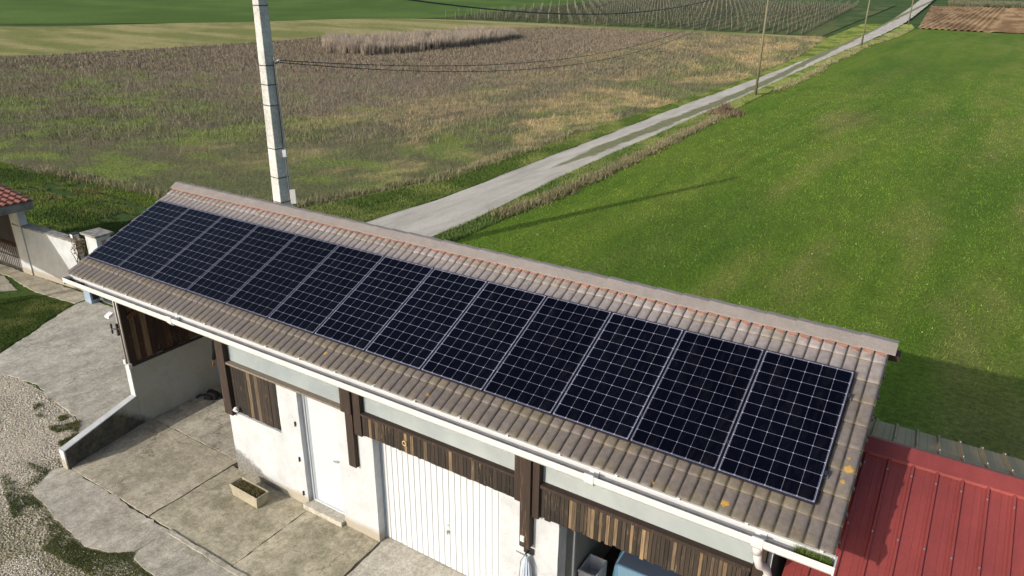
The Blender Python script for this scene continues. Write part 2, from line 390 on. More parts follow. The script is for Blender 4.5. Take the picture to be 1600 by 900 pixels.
# ------------------------------------------------------------------ ground and fields
def grid_sheet(name, xs, ys, m, n=0):
    X, Y = np.meshgrid(xs, ys, indexing='ij'); V = np.c_[X.ravel(), Y.ravel(), lay(X, Y, n).ravel()]
    a, b_ = X.shape; i = (np.arange(a - 1)[:, None] * b_ + np.arange(b_ - 1)[None]).ravel()
    F = np.c_[i, i + b_, i + b_ + 1, i + 1]
    return tag(npmesh(name, V, F, m, None, None, True, 4), kind='structure')
xs = np.r_[np.linspace(-1500, -300, 25), np.arange(-290, 200, 5.), np.linspace(210, 1200, 20)]
ys = np.r_[np.linspace(-500, -60, 12), np.arange(-50, 340, 5.), np.linspace(350, 1900, 36)]
grid_sheet('ground', xs, ys, M['ground'])

def c_rough(x, y):
    g = fbm(x * .16, y * .16, 21, 5); g2 = fbm(x * .45, y * .6, 33, 5); big = fbm(x * .05, y * .07, 5, 3)
    far = sst(16, 44, y + 22 * (big - .5) + .12 * (x + 30)); road = sst(-34, -10, x + 12 * (g - .5) + .05 * y)
    gg = np.array([.10, .105, .05]); green = np.array([.12, .155, .04]); brown = np.array([.155, .125, .098]); dark = np.array([.115, .095, .068]); tan = np.array([.36, .27, .145])
    c = mixc(gg, green, sst(.42, .62, g2)); c = mixc(c, np.array([.145, .175, .045]), sst(.54, .70, g) * sst(.4, .62, g2) * .6)
    c = mixc(c, dark, sst(.45, .62, fbm(x * .25, y * .35, 39, 5)) * .75 * (1 - road))
    bf = far * (1 - .85 * road) * (.93 - .6 * sst(.57, .68, g2) * sst(80, 30, y))
    c = mixc(c, brown, np.clip(bf, 0, 1))
    tn = sst(.44, .60, fbm(x * .32, y * .2, 71, 5))
    c = mixc(c, tan, road * tn * sst(14, 24, y) * (.35 + .5 * sst(.4, .6, fbm(x * .9, y * .7, 73, 3))))
    band = np.exp(-((x + 19 + .02 * y) / 3.2) ** 2) * sst(15, 30, y); c = mixc(c, brown * .9, band * .65 * sst(.35, .55, g2))
    return 1.16 * c * np.array([1.02, 1.0, .88]) * (.78 + .44 * fbm(x * 1.6, y * 1.6, 9, 4))[..., None]
def c_green(x, y):
    u = x - .05 * y
    g = fbm(u * .16, y * .03, 41, 5); g2 = fbm(u * .5, y * .12, 43, 5); st = fbm(u * 1.5, y * .05, 47, 3)
    a = np.array([.090, .156, .014]); b = np.array([.130, .182, .022]); t = np.array([.24, .20, .075]); d = np.array([.062, .118, .012])
    near = sst(80, 10, y)
    c = mixc(a, b, sst(.3, .7, g2 * .5 + st * .5) * .8); c = mixc(c, d, sst(.5, .75, fbm(u * .2, y * .05, 60, 4)) * .55)
    c = mixc(c, t, sst(.46, .74, g * .45 + .55 * g2) * (.2 + .38 * near) * sst(-1, 9, x))
    c = mixc(c, t * .9, np.exp(-((x - 6.0) / 1.8) ** 2 - ((y - 55) / 5.) ** 2) * .7 * sst(.3, .6, g2))
    tr = np.exp(-((x - (1.3 + .095 * y)) / .35) ** 2) * sst(26, 45, y) * sst(100, 60, y)
    c = mixc(c, d * .8, tr * .5)
    return c * (.78 + .44 * fbm(x * 3, y * 1.2, 77, 3))[..., None]
def c_stub(x, y):
    g = fbm(x * .06, y * .25, 12, 5)
    return mixc((.17, .18, .055), (.30, .26, .11), sst(.35, .65, g)) * (.85 + .3 * fbm(x, y, 4, 3))[..., None]
def c_farg(x, y):
    g = fbm(x * .03, y * .12, 14, 4)
    return mixc((.065, .115, .02), (.09, .145, .028), sst(.4, .6, g)) * (.9 + .2 * fbm(x * .8, y * .8, 4, 3))[..., None]
def c_vine(x, y):
    g = fbm(x * .2, y * .1, 15, 4)
    return mixc((.05, .085, .022), (.10, .12, .04), sst(.4, .6, g)) * (.85 + .3 * fbm(x, y, 6, 3))[..., None]
def c_plough(x, y):
    g = fbm(x * .4, y * .1, 16, 4)
    return mixc((.21, .125, .058), (.40, .26, .13), sst(.3, .65, g)) * (.75 + .5 * fbm(x * 1.5, y * 1.5, 7, 4))[..., None]

ROUGH_LO = [(-60, 8.5), (-29.8, 11), (-23.6, 10.9), (-16, 11.5), (-9.6, 13.6), (-8.6, 18), (-7.5, 22), (-7.7, 27), (-8.2, 40), (-8.2, 50), (-7.8, 80), (-7.9, 108), (-10, 137)]
ROUGH_HI = [(-135, 22), (-91.5, 39), (-87, 53.5), (-81, 71), (-79.6, 82.6), (-75.7, 91.5), (-68.6, 115.7), (-55.6, 128), (-28, 131), (-18, 131), (-12, 137.5)]
STUB_HI = [(-200, 40), (-135, 59), (-123.5, 83.6), (-112.7, 97), (-104, 118), (-88, 128), (-72, 131), (-40, 136), (-22, 137.2), (-11.5, 139)]
patch('far_field', [(-210, 10), (-150, 60), (-100, 110), (-88, 150), (-92, 250), (-100, 600)], [(-700, 40), (-700, 300), (-700, 600), (-600, 900), (-400, 1100), (-110, 1200)], 90, 70, 1, M['field'], c_farg, pw=1.6)
patch('rough_field', ROUGH_LO, ROUGH_HI, 320, 220, 2, M['field'], c_rough, pw=1.3)
patch('stubble_field', ROUGH_HI, STUB_HI, 180, 40, 3, M['field'], c_stub)
patch('vineyard_ground', [(-92, 130), (-72, 131.5), (-40, 137), (-22, 138), (-11.5, 140.5)], [(-94, 262), (-75, 266), (-50, 270), (-30, 272), (-13.5, 276)], 90, 120, 1.6, M['field'], c_vine)
GL = [(-1.4, 5), (-1.3, 20), (-1.5, 30), (-2.1, 45), (-2.9, 65), (-2.8, 85), (-2.6, 105), (-1.5, 128), (.5, 150), (1.2, 170.5)]
GR = [(90, 5), (90, 30), (90, 60), (80, 110), (60, 150), (21, 171.5)]
patch('cereal_field', GL, [(70, -8), (80, 20), (85, 50), (85, 90), (80, 130), (75, 160)], 330, 200, 1, M['field_fine'], c_green, pw=1.4)
patch('cereal_field_far_end', [(1.2, 164), (1.5, 171.5)], [(75, 160), (70, 172)], 6, 60, 1.3, M['field_fine'], c_green)
def furrow(X, Y): 
    u = X + .035 * (Y - 171) * -1
    left = sst(14.5, 13, u)
    return (np.sin(u * 2 * math.pi / 1.15) * .13 * left + (fbm(X * 1.1, Y * 1.1, 3, 4) - .5) * .22) - .25 * np.exp(-((u - 14) / .5) ** 2) + .1
patch('ploughed_field', [(1.6, 172), (70, 171)], [(-3.2, 276), (55, 290)], 520, 70, 2, M['field'], c_plough, bumpf=furrow, smooth=False)
RL = [(-6.2, 4.5), (-6, 10), (-5.86, 14.6), (-5.64, 17.4), (-5.7, 22.6), (-6.05, 30), (-6.2, 35.2), (-6.65, 45), (-7.0, 57.5), (-6.95, 68.5), (-6.9, 74.6), (-6.4, 96), (-5.7, 121), (-5.4, 167.7), (-6.2, 214), (-10.3, 332), (-16, 450)]
RR = [(-1.2, 4.5), (-2.2, 11), (-2.4, 14.3), (-2.4, 16.8), (-2.5, 19), (-3.0, 24.5), (-3.4, 33.2), (-3.5, 39.4), (-3.9, 48.4), (-4.2, 63.8), (-4.4, 76.4), (-4.3, 100.7), (-3.15, 129.7), (-2.2, 157), (-2.1, 195), (-6, 336), (-10, 450)]
patch('road', RL, RR, 420, 14, 4, M['road'], jit=.22)

# yard
M['conc_a'] = m_concrete('old yard concrete', (.42, .385, .315), .4, 1)
M['conc_b'] = m_concrete('old drive concrete', (.41, .365, .28), .5, 2, (.15, .135, .08))
M['conc_c'] = m_concrete('stained slab concrete', (.385, .345, .255), .6, 3, (.13, .12, .06))
M['conc_d'] = m_concrete('greyer slab concrete', (.41, .38, .31), .45, 5)
M['conc_e'] = m_concrete('garage apron concrete', (.43, .40, .335), .25, 6, crack=False)
M['joint'] = simple('dark joint dirt', (.07, .06, .04), .95, 0, .5, 6)
def slab(name, pts, z, m, th=.06, jitr=.012):
    # polygon outline, resampled and slightly ragged
    P = np.array(pts + [pts[0]], float); out = []
    for a, b in zip(P[:-1], P[1:]):
        k = max(2, int(np.hypot(*(b - a)) / .12))
        for i in range(k):
            p = a + (b - a) * i / k
            if 0 < i: p = p + RNG.normal(0, jitr, 2) * .5 + (fbm(np.array([p[0] * 3]), np.array([p[1] * 3]), 5)[0] - .5) * jitr * 3
            out.append(p)
    mb = MB(); mb.hexa([(p[0], p[1], z - th) for p in out], [(p[0], p[1], z) for p in out])
    return tag(mb.build(name, m, None, recalc=True), kind='structure')
tag(MB().box(.52, 14.5, -1.9, 5, -.05, .006).build('yard_base', M['joint']), kind='structure')
Z0 = .03
slab('drive_slab', [(.55, -1.54), (3.33, -1.54), (3.33, .38), (.47, .38), (.47, 0.)], Z0, M['conc_b'])
slab('carport_floor', [(.47, .40), (3.58, .40), (3.62, 4.7), (.47, 4.7)], Z0 + .004, M['conc_a'])
slab('planter_slab', [(3.36, -1.54), (5.59, -1.54), (5.59, .24), (3.36, .24)], Z0 - .006, M['conc_c'])
slab('door_slab', [(5.61, -1.54), (7.34, -1.54), (7.24, .24), (5.61, .24)], Z0 - .003, M['conc_c'])
slab('garage_apron', [(7.40, -1.54), (13.4, -1.54), (13.4, .7), (7.27, .7), (7.27, .24)], Z0 - .015, M['conc_e'])
slab('front_slab', [(.52, -1.77), (.55, -1.85), (.9, -2.33), (1.9, -2.47), (3.1, -2.58), (3.6, -2.44), (3.93, -2.2), (3.97, -1.9), (3.97, -1.57), (.66, -1.57)], Z0 - .008, M['conc_a'], .06, .03)
slab('side_slab', [(3.99, -1.57), (3.99, -2.14), (4.1, -2.3), (4.4, -2.34), (9.5, -2.4), (13, -2.4), (13, -1.57)], Z0 + .004, M['conc_d'])
slab('kerb_lip', [(3.99, -1.56), (3.99, -1.64), (9.6, -1.64), (9.6, -1.56)], Z0 + .018, M['conc_a'], .06)
slab('yard_concrete', [(-5.6, .0), (-4.6, -.42), (-3.25, -.2), (-2.45, -.37), (-1.5, -.42), (-.8, -.55), (-.1, -1.), (.3, -1.35), (.33, 0), (.33, 3.3), (-7.2, 3.35), (-7.25, 2.9), (-6.95, 2.3), (-6.2, 1.1)], .02, M['conc_a'], .05, .03)
slab('wall_path', [(-14, 2.65), (-11.5, 2.95), (-9.3, 2.72), (-7.32, 2.9), (-7.28, 3.5), (-14, 3.3)], .024, M['conc_b'], .05, .03)
slab('far_yard_slab', [(-14, .9), (-10.4, 1.9), (-9.9, 2.5), (-11.5, 2.85), (-14, 2.5)], .016, M['conc_d'], .05, .03)
def m_gravel():
    m, nt, b = newmat('limestone gravel bed'); v = coord(nt); s = N(nt, 'SeparateXYZ'); nt.links.new(v, s.inputs[0])
    vo = N(nt, 'TexVoronoi'); vo.inputs['Scale'].default_value = 22; nt.links.new(v, vo.inputs['Vector'])
    n = noise(nt, v, 1.1, 6, .7, .5)
    c = mix(nt, .8, (.46, .40, .31), ramp(nt, N(nt, 'SeparateColor').outputs[0], [(0, .6), (1, 1.3)]), 'MULTIPLY')
    sc = nt.nodes[-2]
    for q in nt.nodes:
        if q.bl_idname == 'ShaderNodeSeparateColor': nt.links.new(vo.outputs['Color'], q.inputs[0])
    c = mix(nt, ramp(nt, vo.outputs['Distance'], [(.35, 0.), (.7, .35)]), c, (.17, .14, .09))
    mo = mth(nt, 'MULTIPLY', mth(nt, 'ADD', s.outputs[0], .2), .6); mo.node.use_clamp = True
    mm = mth(nt, 'ADD', n, mth(nt, 'MULTIPLY', mo, .16))
    c = mix(nt, ramp(nt, mm, [(.52, 0.), (.64, .85)]), c, ramp(nt, noise(nt, v, 14, 5, .8), [(.35, (.09, .09, .035)), (.65, (.22, .19, .11))]))
    setc(nt, b, c); b.inputs['Roughness'].default_value = .95; bump(nt, b, vo.outputs['Distance'], .8, .03); return m
M['gravelbed'] = m_gravel()
patch('gravel_yard', [(-9, -.2), (-5.6, 0), (-4.6, -.3), (-1.5, -.3), (0, -.9), (.6, -1.4), (1, -1.9), (4, -2), (8, -2.1), (12, -2.2)], [(-9, -9), (-5, -9), (-2, -9), (0, -9), (3, -9), (6, -9), (9, -9), (11, -9), (12, -9), (13, -9)], 120, 60, 1.5, M['gravelbed'])

# ---- blades of grass and weeds (stuff): one triangle each, coloured where it stands
def inpoly(x, y, P):
    P = np.asarray(P, float); c = np.zeros(len(x), bool); n = len(P); j = n - 1
    for i in range(n):
        xi, yi = P[i]; xj, yj = P[j]
        t = ((yi > y) != (yj > y)) & (x < (xj - xi) * (y - yi) / (yj - yi + 1e-12) + xi); c ^= t; j = i
    return c
def scatter(P, n, ok=None):
    P = np.asarray(P, float); lo = P.min(0); hi = P.max(0); x = RNG.uniform(lo[0], hi[0], n); y = RNG.uniform(lo[1], hi[1], n)
    k = inpoly(x, y, P)
    # keep what the fields of view near this one can show
    a = np.degrees(np.arctan2(x - CX, y - CY)) + 31.9; k &= (np.abs((a + 180) % 360 - 180) < 46)
    if ok is not None: k &= ok(x, y)
    return x[k], y[k]
def blades(name, x, y, h, w, col, label, lean=.35, cat='grass', z=None, tips=1.25, m='blade', jit=.25):
    n = len(x); a = RNG.uniform(0, math.pi * 2, n); l = RNG.uniform(0, 1, n) ** .7 * lean; la = RNG.uniform(0, math.pi * 2, n)
    h = h * RNG.uniform(.55, 1.2, n); z = (lay(x, y, 1) if z is None else z)
    dx = np.cos(a) * w / 2; dy = np.sin(a) * w / 2
    V = np.empty((n, 3, 3)); V[:, 0] = np.c_[x - dx, y - dy, z - .01]; V[:, 1] = np.c_[x + dx, y + dy, z - .01]
    V[:, 2] = np.c_[x + np.cos(la) * l * h, y + np.sin(la) * l * h, z + h * np.sqrt(np.maximum(.1, 1 - l * l))]
    c = col * RNG.uniform(1 - jit, 1 + jit, (n, 1)) * RNG.uniform(.93, 1.07, (n, 3))
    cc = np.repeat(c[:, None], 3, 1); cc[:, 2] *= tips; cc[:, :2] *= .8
    o = npmesh(name, V.reshape(-1, 3), np.arange(n * 3).reshape(-1, 3), M[m], None, cc.reshape(-1, 3))
    return tag(o, label, cat, kind='stuff')
RP = ROUGH_LO + ROUGH_HI[::-1]
# rough field weeds, three rings of distance
X = []; Y = []; Hh = []; W = []; 
for (d0, d1, n, w) in ((0, 45, 330000, .02), (45, 85, 420000, .04), (85, 190, 460000, .07)):
    x, y = scatter(RP, n, lambda x, y: (dist(x, y) >= d0) & (dist(x, y) < d1) & (vn(x * 1.3, y * 1.3, 88) > .22))
    X.append(x); Y.append(y); W.append(np.full(len(x), w))
x = np.concatenate(X); y = np.concatenate(Y); w = np.concatenate(W)
c = c_rough(x, y); stalk = RNG.uniform(0, 1, len(x)) < .55
br = np.array([.21, .175, .14]); c = np.where(stalk[:, None], c * .6 + br * .4, c * 1.15)
hh = np.where(stalk, .42, .2) * (.6 + .8 * fbm(x * .3, y * .3, 64, 3)) * np.where(dist(x, y) > 40, 1.15, .9)
blades('weeds', x, y, hh, w, c, 'brown and green weeds over the fallow field beside the track', .85, 'weeds', lay(x, y, 2), jit=.18)
# short cereal
x, y = scatter(GL + [(21, 171), (75, 160), (80, 130), (85, 90), (80, 20), (70, 5), (14.4, 5.2)], 1500000, lambda x, y: (dist(x, y) < 20 + 75 * RNG.uniform(0, 1, len(x)) ** 2) & ~((x > 13.4) & (y < 3.7)))
d = dist(x, y); cl = fbm(x * 2.2, y * 2.2, 301, 3); c = c_green(x, y) * (.75 + .8 * cl)[:, None]; yel = RNG.uniform(0, 1, len(x)) < .1; c[yel] = c[yel] * .4 + np.array([.26, .24, .1]) * .6
blades('cereal_blades', x, y, (.03 + .11 * cl), .012 + .00045 * d, c, 'short bright green cereal growing across the field', .7)
x, y = scatter([(0, 5), (45, 5), (60, 40), (40, 80), (0, 60)], 3600, lambda x, y: (RNG.uniform(0, 1, len(x)) < sst(.35, .65, fbm(x * .15, y * .15, 5, 3))) & ~((x < 14.5) & (y < 6)))
n = len(x)
blades('straw_flecks', x, y, RNG.uniform(.02, .06, n), RNG.uniform(.03, .075, n), np.tile(np.array([.42, .42, .24]), (n, 1)), 'pale straw flecks and stones lying in the green field', .98, 'litter', jit=.3)
# verges and the grass behind the farm wall
def vergecol(x, y):
    g = fbm(x * .5, y * .35, 91, 4); return mixc((.075, .12, .022), (.17, .20, .055), sst(.35, .65, g))
LV = [(-6.1, 5)] + RL[1:14] + [(-10, 137)] + ROUGH_LO[::-1][1:-3] + [(-20, 9)]
x, y = scatter([(-6.1, 12)] + RL[2:15] + [(-10, 200), (-10, 137)] + ROUGH_LO[::-1][1:-4], 900000, lambda x, y: dist(x, y) < 170)
blades('verge_grass', x, y, np.full(len(x), .1), .015 + .0004 * dist(x, y), vergecol(x, y), 'fresh green grass on the verge between track and weeds', .7)
x, y = scatter(RR[1:15] + [(1, 172), (.5, 150)] + GL[::-1][1:], 700000, lambda x, y: dist(x, y) < 170)
blades('verge_grass', x, y, np.full(len(x), .14), .015 + .0004 * dist(x, y), vergecol(x, y) * 1.1 + .01, 'yellowish grass on the narrow verge beside the cereal field', .7)
def backcol(x, y):
    g = fbm(x * .35, y * .8, 95, 4); c = mixc((.06, .10, .018), (.125, .18, .03), sst(.35, .6, g))
    c = mixc(c, (.17, .15, .05), sst(.6, .75, fbm(x * .3, y * .5, 97, 3)) * sst(7, 10.5, y)); return mixc(c, (.1, .085, .05), sst(.6, .7, fbm(x * .4, y * 1.1, 99, 3)) * .8)
x, y = scatter([(-45, 4.2), (-16, 4.2), (-2, 4.4), (-3, 6.), (-5.9, 12.), (-9.4, 13.8), (-16, 11.6), (-29.8, 11.1), (-45, 10)], 420000, lambda x, y: (fbm(x * .4, y * 1.1, 99, 3) < .68))
blades('back_grass', x, y, np.full(len(x), .1), np.full(len(x), .024), backcol(x, y), 'rough mown grass behind the white boundary wall', .7)
LAWN = [(-9.6, 1.75), (-9.1, 2.55), (-8.2, 2.7), (-7.35, 2.85), (-7.0, 2.25), (-6.25, 1.0), (-5.7, 0), (-7, -.3), (-9, .2), (-12, 1.3), (-12, 1.4)]
x, y = scatter(LAWN, 130000)
blades('lawn', x, y, np.full(len(x), .05), np.full(len(x), .016), mixc((.07, .11, .02), (.16, .18, .05), sst(.35, .65, fbm(x * 1.5, y * 1.5, 31, 4))), 'small lawn between the wall path and the yard concrete', .8)
# moss and weeds round the slab edges
E1 = [(-.3, -1.9), (.45, -1.8), (.9, -2.36), (1.9, -2.5), (3.1, -2.62), (3.6, -2.47), (3.95, -2.2), (4.1, -2.34), (5.2, -2.4), (5.2, -3.0), (3.8, -2.9), (2.6, -3.0), (1.4, -2.9), (.4, -2.6), (-.4, -2.3)]
x, y = scatter(E1, 160000, lambda x, y: (RNG.uniform(0, 1, len(x)) < .75 * sst(.40, .62, fbm(x * 1.8, y * 1.8, 51, 5) + .25 * np.exp(-((x - 3.6) / .7) ** 2))))
blades('edge_moss', x, y, np.full(len(x), .035), np.full(len(x), .012), mixc((.06, .08, .02), (.15, .16, .05), vn(x * 3, y * 3, 3)), 'mossy grass creeping along the front edge of the slabs', .9)
E2 = [(-2.6, -.62), (-2.45, -.36), (-1.5, -.36), (-.8, -.5), (-.1, -.95), (.2, -1.3), (-.2, -1.25), (-.9, -1.05), (-1.8, -.95)]
x, y = scatter(E2, 60000, lambda x, y: RNG.uniform(0, 1, len(x)) < .8 * sst(.38, .6, fbm(x * 2, y * 2, 53, 4)))
blades('edge_weeds', x, y, np.full(len(x), .06), np.full(len(x), .014), mixc((.06, .08, .02), (.15, .15, .06), vn(x * 3, y * 3, 3)), 'low weeds between the gravel and the yard concrete', .9, 'weeds')
# dry tussocks along the right verge
def tussocks(name, line, n, per, h, c0, c1, label, spread=.35, wid=.03, cat='weeds'):
    L = resample(line, n); L += RNG.normal(0, spread, L.shape) * np.array([1, .6])
    r = RNG.uniform(.5, 1.3, n); x = np.repeat(L[:, 0], per) + RNG.normal(0, .18, n * per) * np.repeat(r, per); y = np.repeat(L[:, 1], per) + RNG.normal(0, .2, n * per) * np.repeat(r, per)
    c = mixc(c0, c1, RNG.uniform(0, 1, n * per) * .6 + .4 * np.repeat(RNG.uniform(0, 1, n), per))
    return blades(name, x, y, h * np.repeat(r, per), wid + .0003 * dist(x, y), c, label, .75, cat)
tussocks('tussock_ridge', [(-1.9, 17.8), (-1.5, 20.7), (-1.5, 25.4), (-1.6, 31.3), (-2.1, 43.4), (-2.35, 52)], 260, 110, .24, (.09, .085, .035), (.30, .26, .15), 'ridge of dry grass tussocks between verge and cereal field', .11)
tussocks('tussock_ridge', [(-2.6, 70), (-2.7, 85), (-2.9, 101), (-2, 128), (-.4, 153), (.2, 170)], 200, 50, .3, (.12, .12, .05), (.33, .29, .16), 'line of dry grass tussocks further up the track', .3, .05)
tussocks('weed_fringe', [(-26, 11.2), (-16, 11.9), (-10, 14.4), (-9, 18), (-8, 22), (-8.1, 27), (-8.7, 40)], 300, 34, .3, (.12, .125, .05), (.28, .24, .15), 'tall brown weed fringe along the near edge of the fallow field', .3, .022)
RD = [(-64, 68.2), (-57, 69), (-54, 75), (-52.6, 82), (-52.2, 91.4), (-52.5, 101.5), (-55.7, 104.6), (-63, 96), (-67, 84.5), (-72, 76)]
x, y = scatter(RD, 200000, lambda x, y: fbm(x * .5, y * .5, 2, 3) > .36)
blades('reeds', x, y, np.full(len(x), 1.7) * (.35 + 1. * fbm(x * .7, y * .7, 2, 3)), np.full(len(x), .06), mixc((.14, .11, .085), (.36, .31, .245), RNG.uniform(0, 1, len(x))), 'tall pale dry reeds standing in a clump in the field', .18, 'reeds', lay(x, y, 2), tips=1.35)
x, y = scatter([(2, 280), (60, 292), (60, 320), (0, 305)], 50000)
blades('far_scrub', x, y, np.full(len(x), 1.6), np.full(len(x), .3), mixc((.05, .06, .03), (.15, .14, .09), RNG.uniform(0, 1, len(x))), 'grey green scrub beyond the ploughed field', .6, 'scrub', lay(x, y, 0))
# gravel stones
def stones(name, P, n, r0, r1, label, ok=None, z=.006):
    x, y = scatter(P, n, ok); n = len(x); r = RNG.uniform(r0, r1, n)
    base = np.array([(1, 0, 0), (0, 1, 0), (-1, 0, 0), (0, -1, 0), (0, 0, .75), (0, 0, -.5)], float)
    V = base[None] * r[:, None, None] * RNG.uniform(.6, 1.25, (n, 6, 1)); a = RNG.uniform(0, 6.28, n); ca, sa = np.cos(a), np.sin(a)
    V = np.stack([V[..., 0] * ca[:, None] - V[..., 1] * sa[:, None], V[..., 0] * sa[:, None] + V[..., 1] * ca[:, None], V[..., 2]], -1)
    V += np.c_[x, y, np.full(n, z) + r * .25][:, None]
    f = np.array([(0, 1, 4), (1, 2, 4), (2, 3, 4), (3, 0, 4), (1, 0, 5), (2, 1, 5), (3, 2, 5), (0, 3, 5)])
    F = (f[None] + (np.arange(n) * 6)[:, None, None]).reshape(-1, 3)
    c = mixc((.42, .36, .27), (.68, .62, .51), RNG.uniform(0, 1, n) ** 1.2); c = np.repeat(c[:, None], 6, 1).reshape(-1, 3)
    return tag(npmesh(name, V.reshape(-1, 3), F, M['pebble'], None, c), label, 'gravel', kind='stuff')
GP = [(-8, -.1), (-5.6, -.05), (-4.6, -.42), (-3.2, -.25), (-2.4, -.42), (-1.5, -.48), (-.8, -.6), (-.1, -1.05), (.35, -1.6), (.5, -1.85), (.9, -2.38), (2, -2.55), (3.1, -2.66), (4, -2.4), (9, -2.5), (9, -6), (-8, -6)]
stones('gravel', [p for p in GP if p[1] > -5] + [(9, -4.6), (-8, -4.6)], 300000, .006, .018, 'pale limestone gravel spread over the yard beside the drive', lambda x, y: RNG.uniform(0, 1, len(x)) < .08 + .92 * sst(.62, .44, fbm(x * 1.1, y * 1.1, 151, 5) + .10 * sst(-.3, 1.6, x)))

# ------------------------------------------------------------------ the garage building
B = thing('farm_garage', 'long white farm garage with brown tiled roof and dark timber boards', 'garage', (7, .2, 0))
def cellwall(xs, zs, filled, y0, y1):
    mb = MB(); nx, nz = len(xs) - 1, len(zs) - 1
    for i in range(nx):
        for j in range(nz):
            if not filled(i, j): continue
            x0, x1, z0, z1 = xs[i], xs[i + 1], zs[j], zs[j + 1]
            mb.add([(x0, y0, z0), (x1, y0, z0), (x1, y0, z1), (x0, y0, z1)], [(0, 1, 2, 3)])
            mb.add([(x0, y1, z0), (x1, y1, z0), (x1, y1, z1), (x0, y1, z1)], [(3, 2, 1, 0)])
            f = lambda a, b: 0 <= a < nx and 0 <= b < nz and filled(a, b)
            if not f(i - 1, j): mb.add([(x0, y0, z0), (x0, y0, z1), (x0, y1, z1), (x0, y1, z0)], [(0, 1, 2, 3)])
            if not f(i + 1, j): mb.add([(x1, y0, z0), (x1, y1, z0), (x1, y1, z1), (x1, y0, z1)], [(0, 1, 2, 3)])
            if not f(i, j + 1): mb.add([(x0, y0, z1), (x1, y0, z1), (x1, y1, z1), (x0, y1, z1)], [(0, 1, 2, 3)])
            if not f(i, j - 1): mb.add([(x0, y0, z0), (x0, y1, z0), (x1, y1, z0), (x1, y0, z0)], [(0, 1, 2, 3)])
    return mb
spans = [(3.58, 5.04, 1.42), (5.04, 5.55, 2.49), (6.46, 6.76, 2.49), (6.76, 6.93, 1.46), (6.93, 7.26, 2.12), (9.72, 10.11, 2.17), (10.11, 10.29, 1.43), (10.29, 10.69, 1.99)]
xs_ = sorted({a for s in spans for a in s[:2]}); zs_ = sorted({0.} | {s[2] for s in spans})
def top_at(i):
    xm = (xs_[i] + xs_[i + 1]) / 2
    for a, b, z in spans:
        if a < xm < b: return z
    return 0
fw_ = cellwall(xs_, zs_, lambda i, j: zs_[j + 1] <= top_at(i) + 1e-6, .2, .45).build('front_wall', M['plaster'], B)
bm = bmesh.new(); bm.from_mesh(fw_.data); bmesh.ops.remove_doubles(bm, verts=bm.verts, dist=1e-4)
bmesh.ops.recalc_face_normals(bm, faces=bm.faces)
bmesh.ops.subdivide_edges(bm, edges=[e for e in bm.edges if e.calc_length() > .25], cuts=6, use_grid_fill=True)
for v in bm.verts:
    if v.co.z > .3:
        v.co.z += random.uniform(-.009, .009); v.co.x += random.uniform(-.003, .003)
bm.to_mesh(fw_.data); bm.free()
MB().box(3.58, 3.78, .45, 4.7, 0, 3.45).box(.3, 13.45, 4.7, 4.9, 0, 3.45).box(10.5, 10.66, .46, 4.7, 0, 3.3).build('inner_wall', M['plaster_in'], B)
MB().box(13.27, 13.45, .2, 4.7, 0, 3.2).build('end_wall', M['plaster_wall'], B)
MB().hexa([(13.29, .2, 3.2), (13.43, .2, 3.2), (13.43, 4.75, 3.2), (13.29, 4.75, 3.2)], [(13.29, 2.2, 4.6), (13.43, 2.2, 4.6), (13.43, 2.5, 4.6), (13.29, 2.5, 4.6)]).build('gable', M['timber'], B)
# left low wall running forward as a sloping wing
lw = MB()
lw.add([(.30, 4.7, 0), (.46, 4.7, 0), (.46, 4.7, 1.4), (.30, 4.7, 1.4), (.30, .17, 0), (.46, .17, 0), (.46, .17, 1.4), (.30, .17, 1.4)],
       [(0, 1, 2, 3), (4, 7, 6, 5), (0, 4, 5, 1), (3, 2, 6, 7), (0, 3, 7, 4), (1, 5, 6, 2)])
lw.build('side_wall', M['plaster_old'], B, bevel=.008)
lw = MB(); Yw = [(.168, .33, .49, .72, .0), (-1.57, .56, .76, .42, 0)]
lw.hexa([(.32, .168, 0), (.462, .168, 0), (.76, -1.57, 0), (.60, -1.57, 0)], [(.32, .168, .71), (.462, .168, .71), (.76, -1.57, .43), (.60, -1.57, .43)])
lw.build('wing_wall', M['plaster_old'], B, bevel=.006)
MB().hexa([(.305, .169, .712), (.47, .169, .712), (.768, -1.575, .432), (.592, -1.575, .432)], [(.305, .169, .735), (.47, .169, .735), (.768, -1.575, .455), (.592, -1.575, .455)]).box(.298, .465, .13, .168, .70, 1.425).build('wall_cap', M['plaster_wall'], B, bevel=.006)
MB().hexa([(.59, -1.60, 0), (.77, -1.60, 0), (.77, -1.575, 0), (.59, -1.575, 0)], [(.59, -1.60, .456), (.77, -1.60, .456), (.77, -1.575, .456), (.59, -1.575, .456)]).build('wall_end', M['plaster_wall'], B)
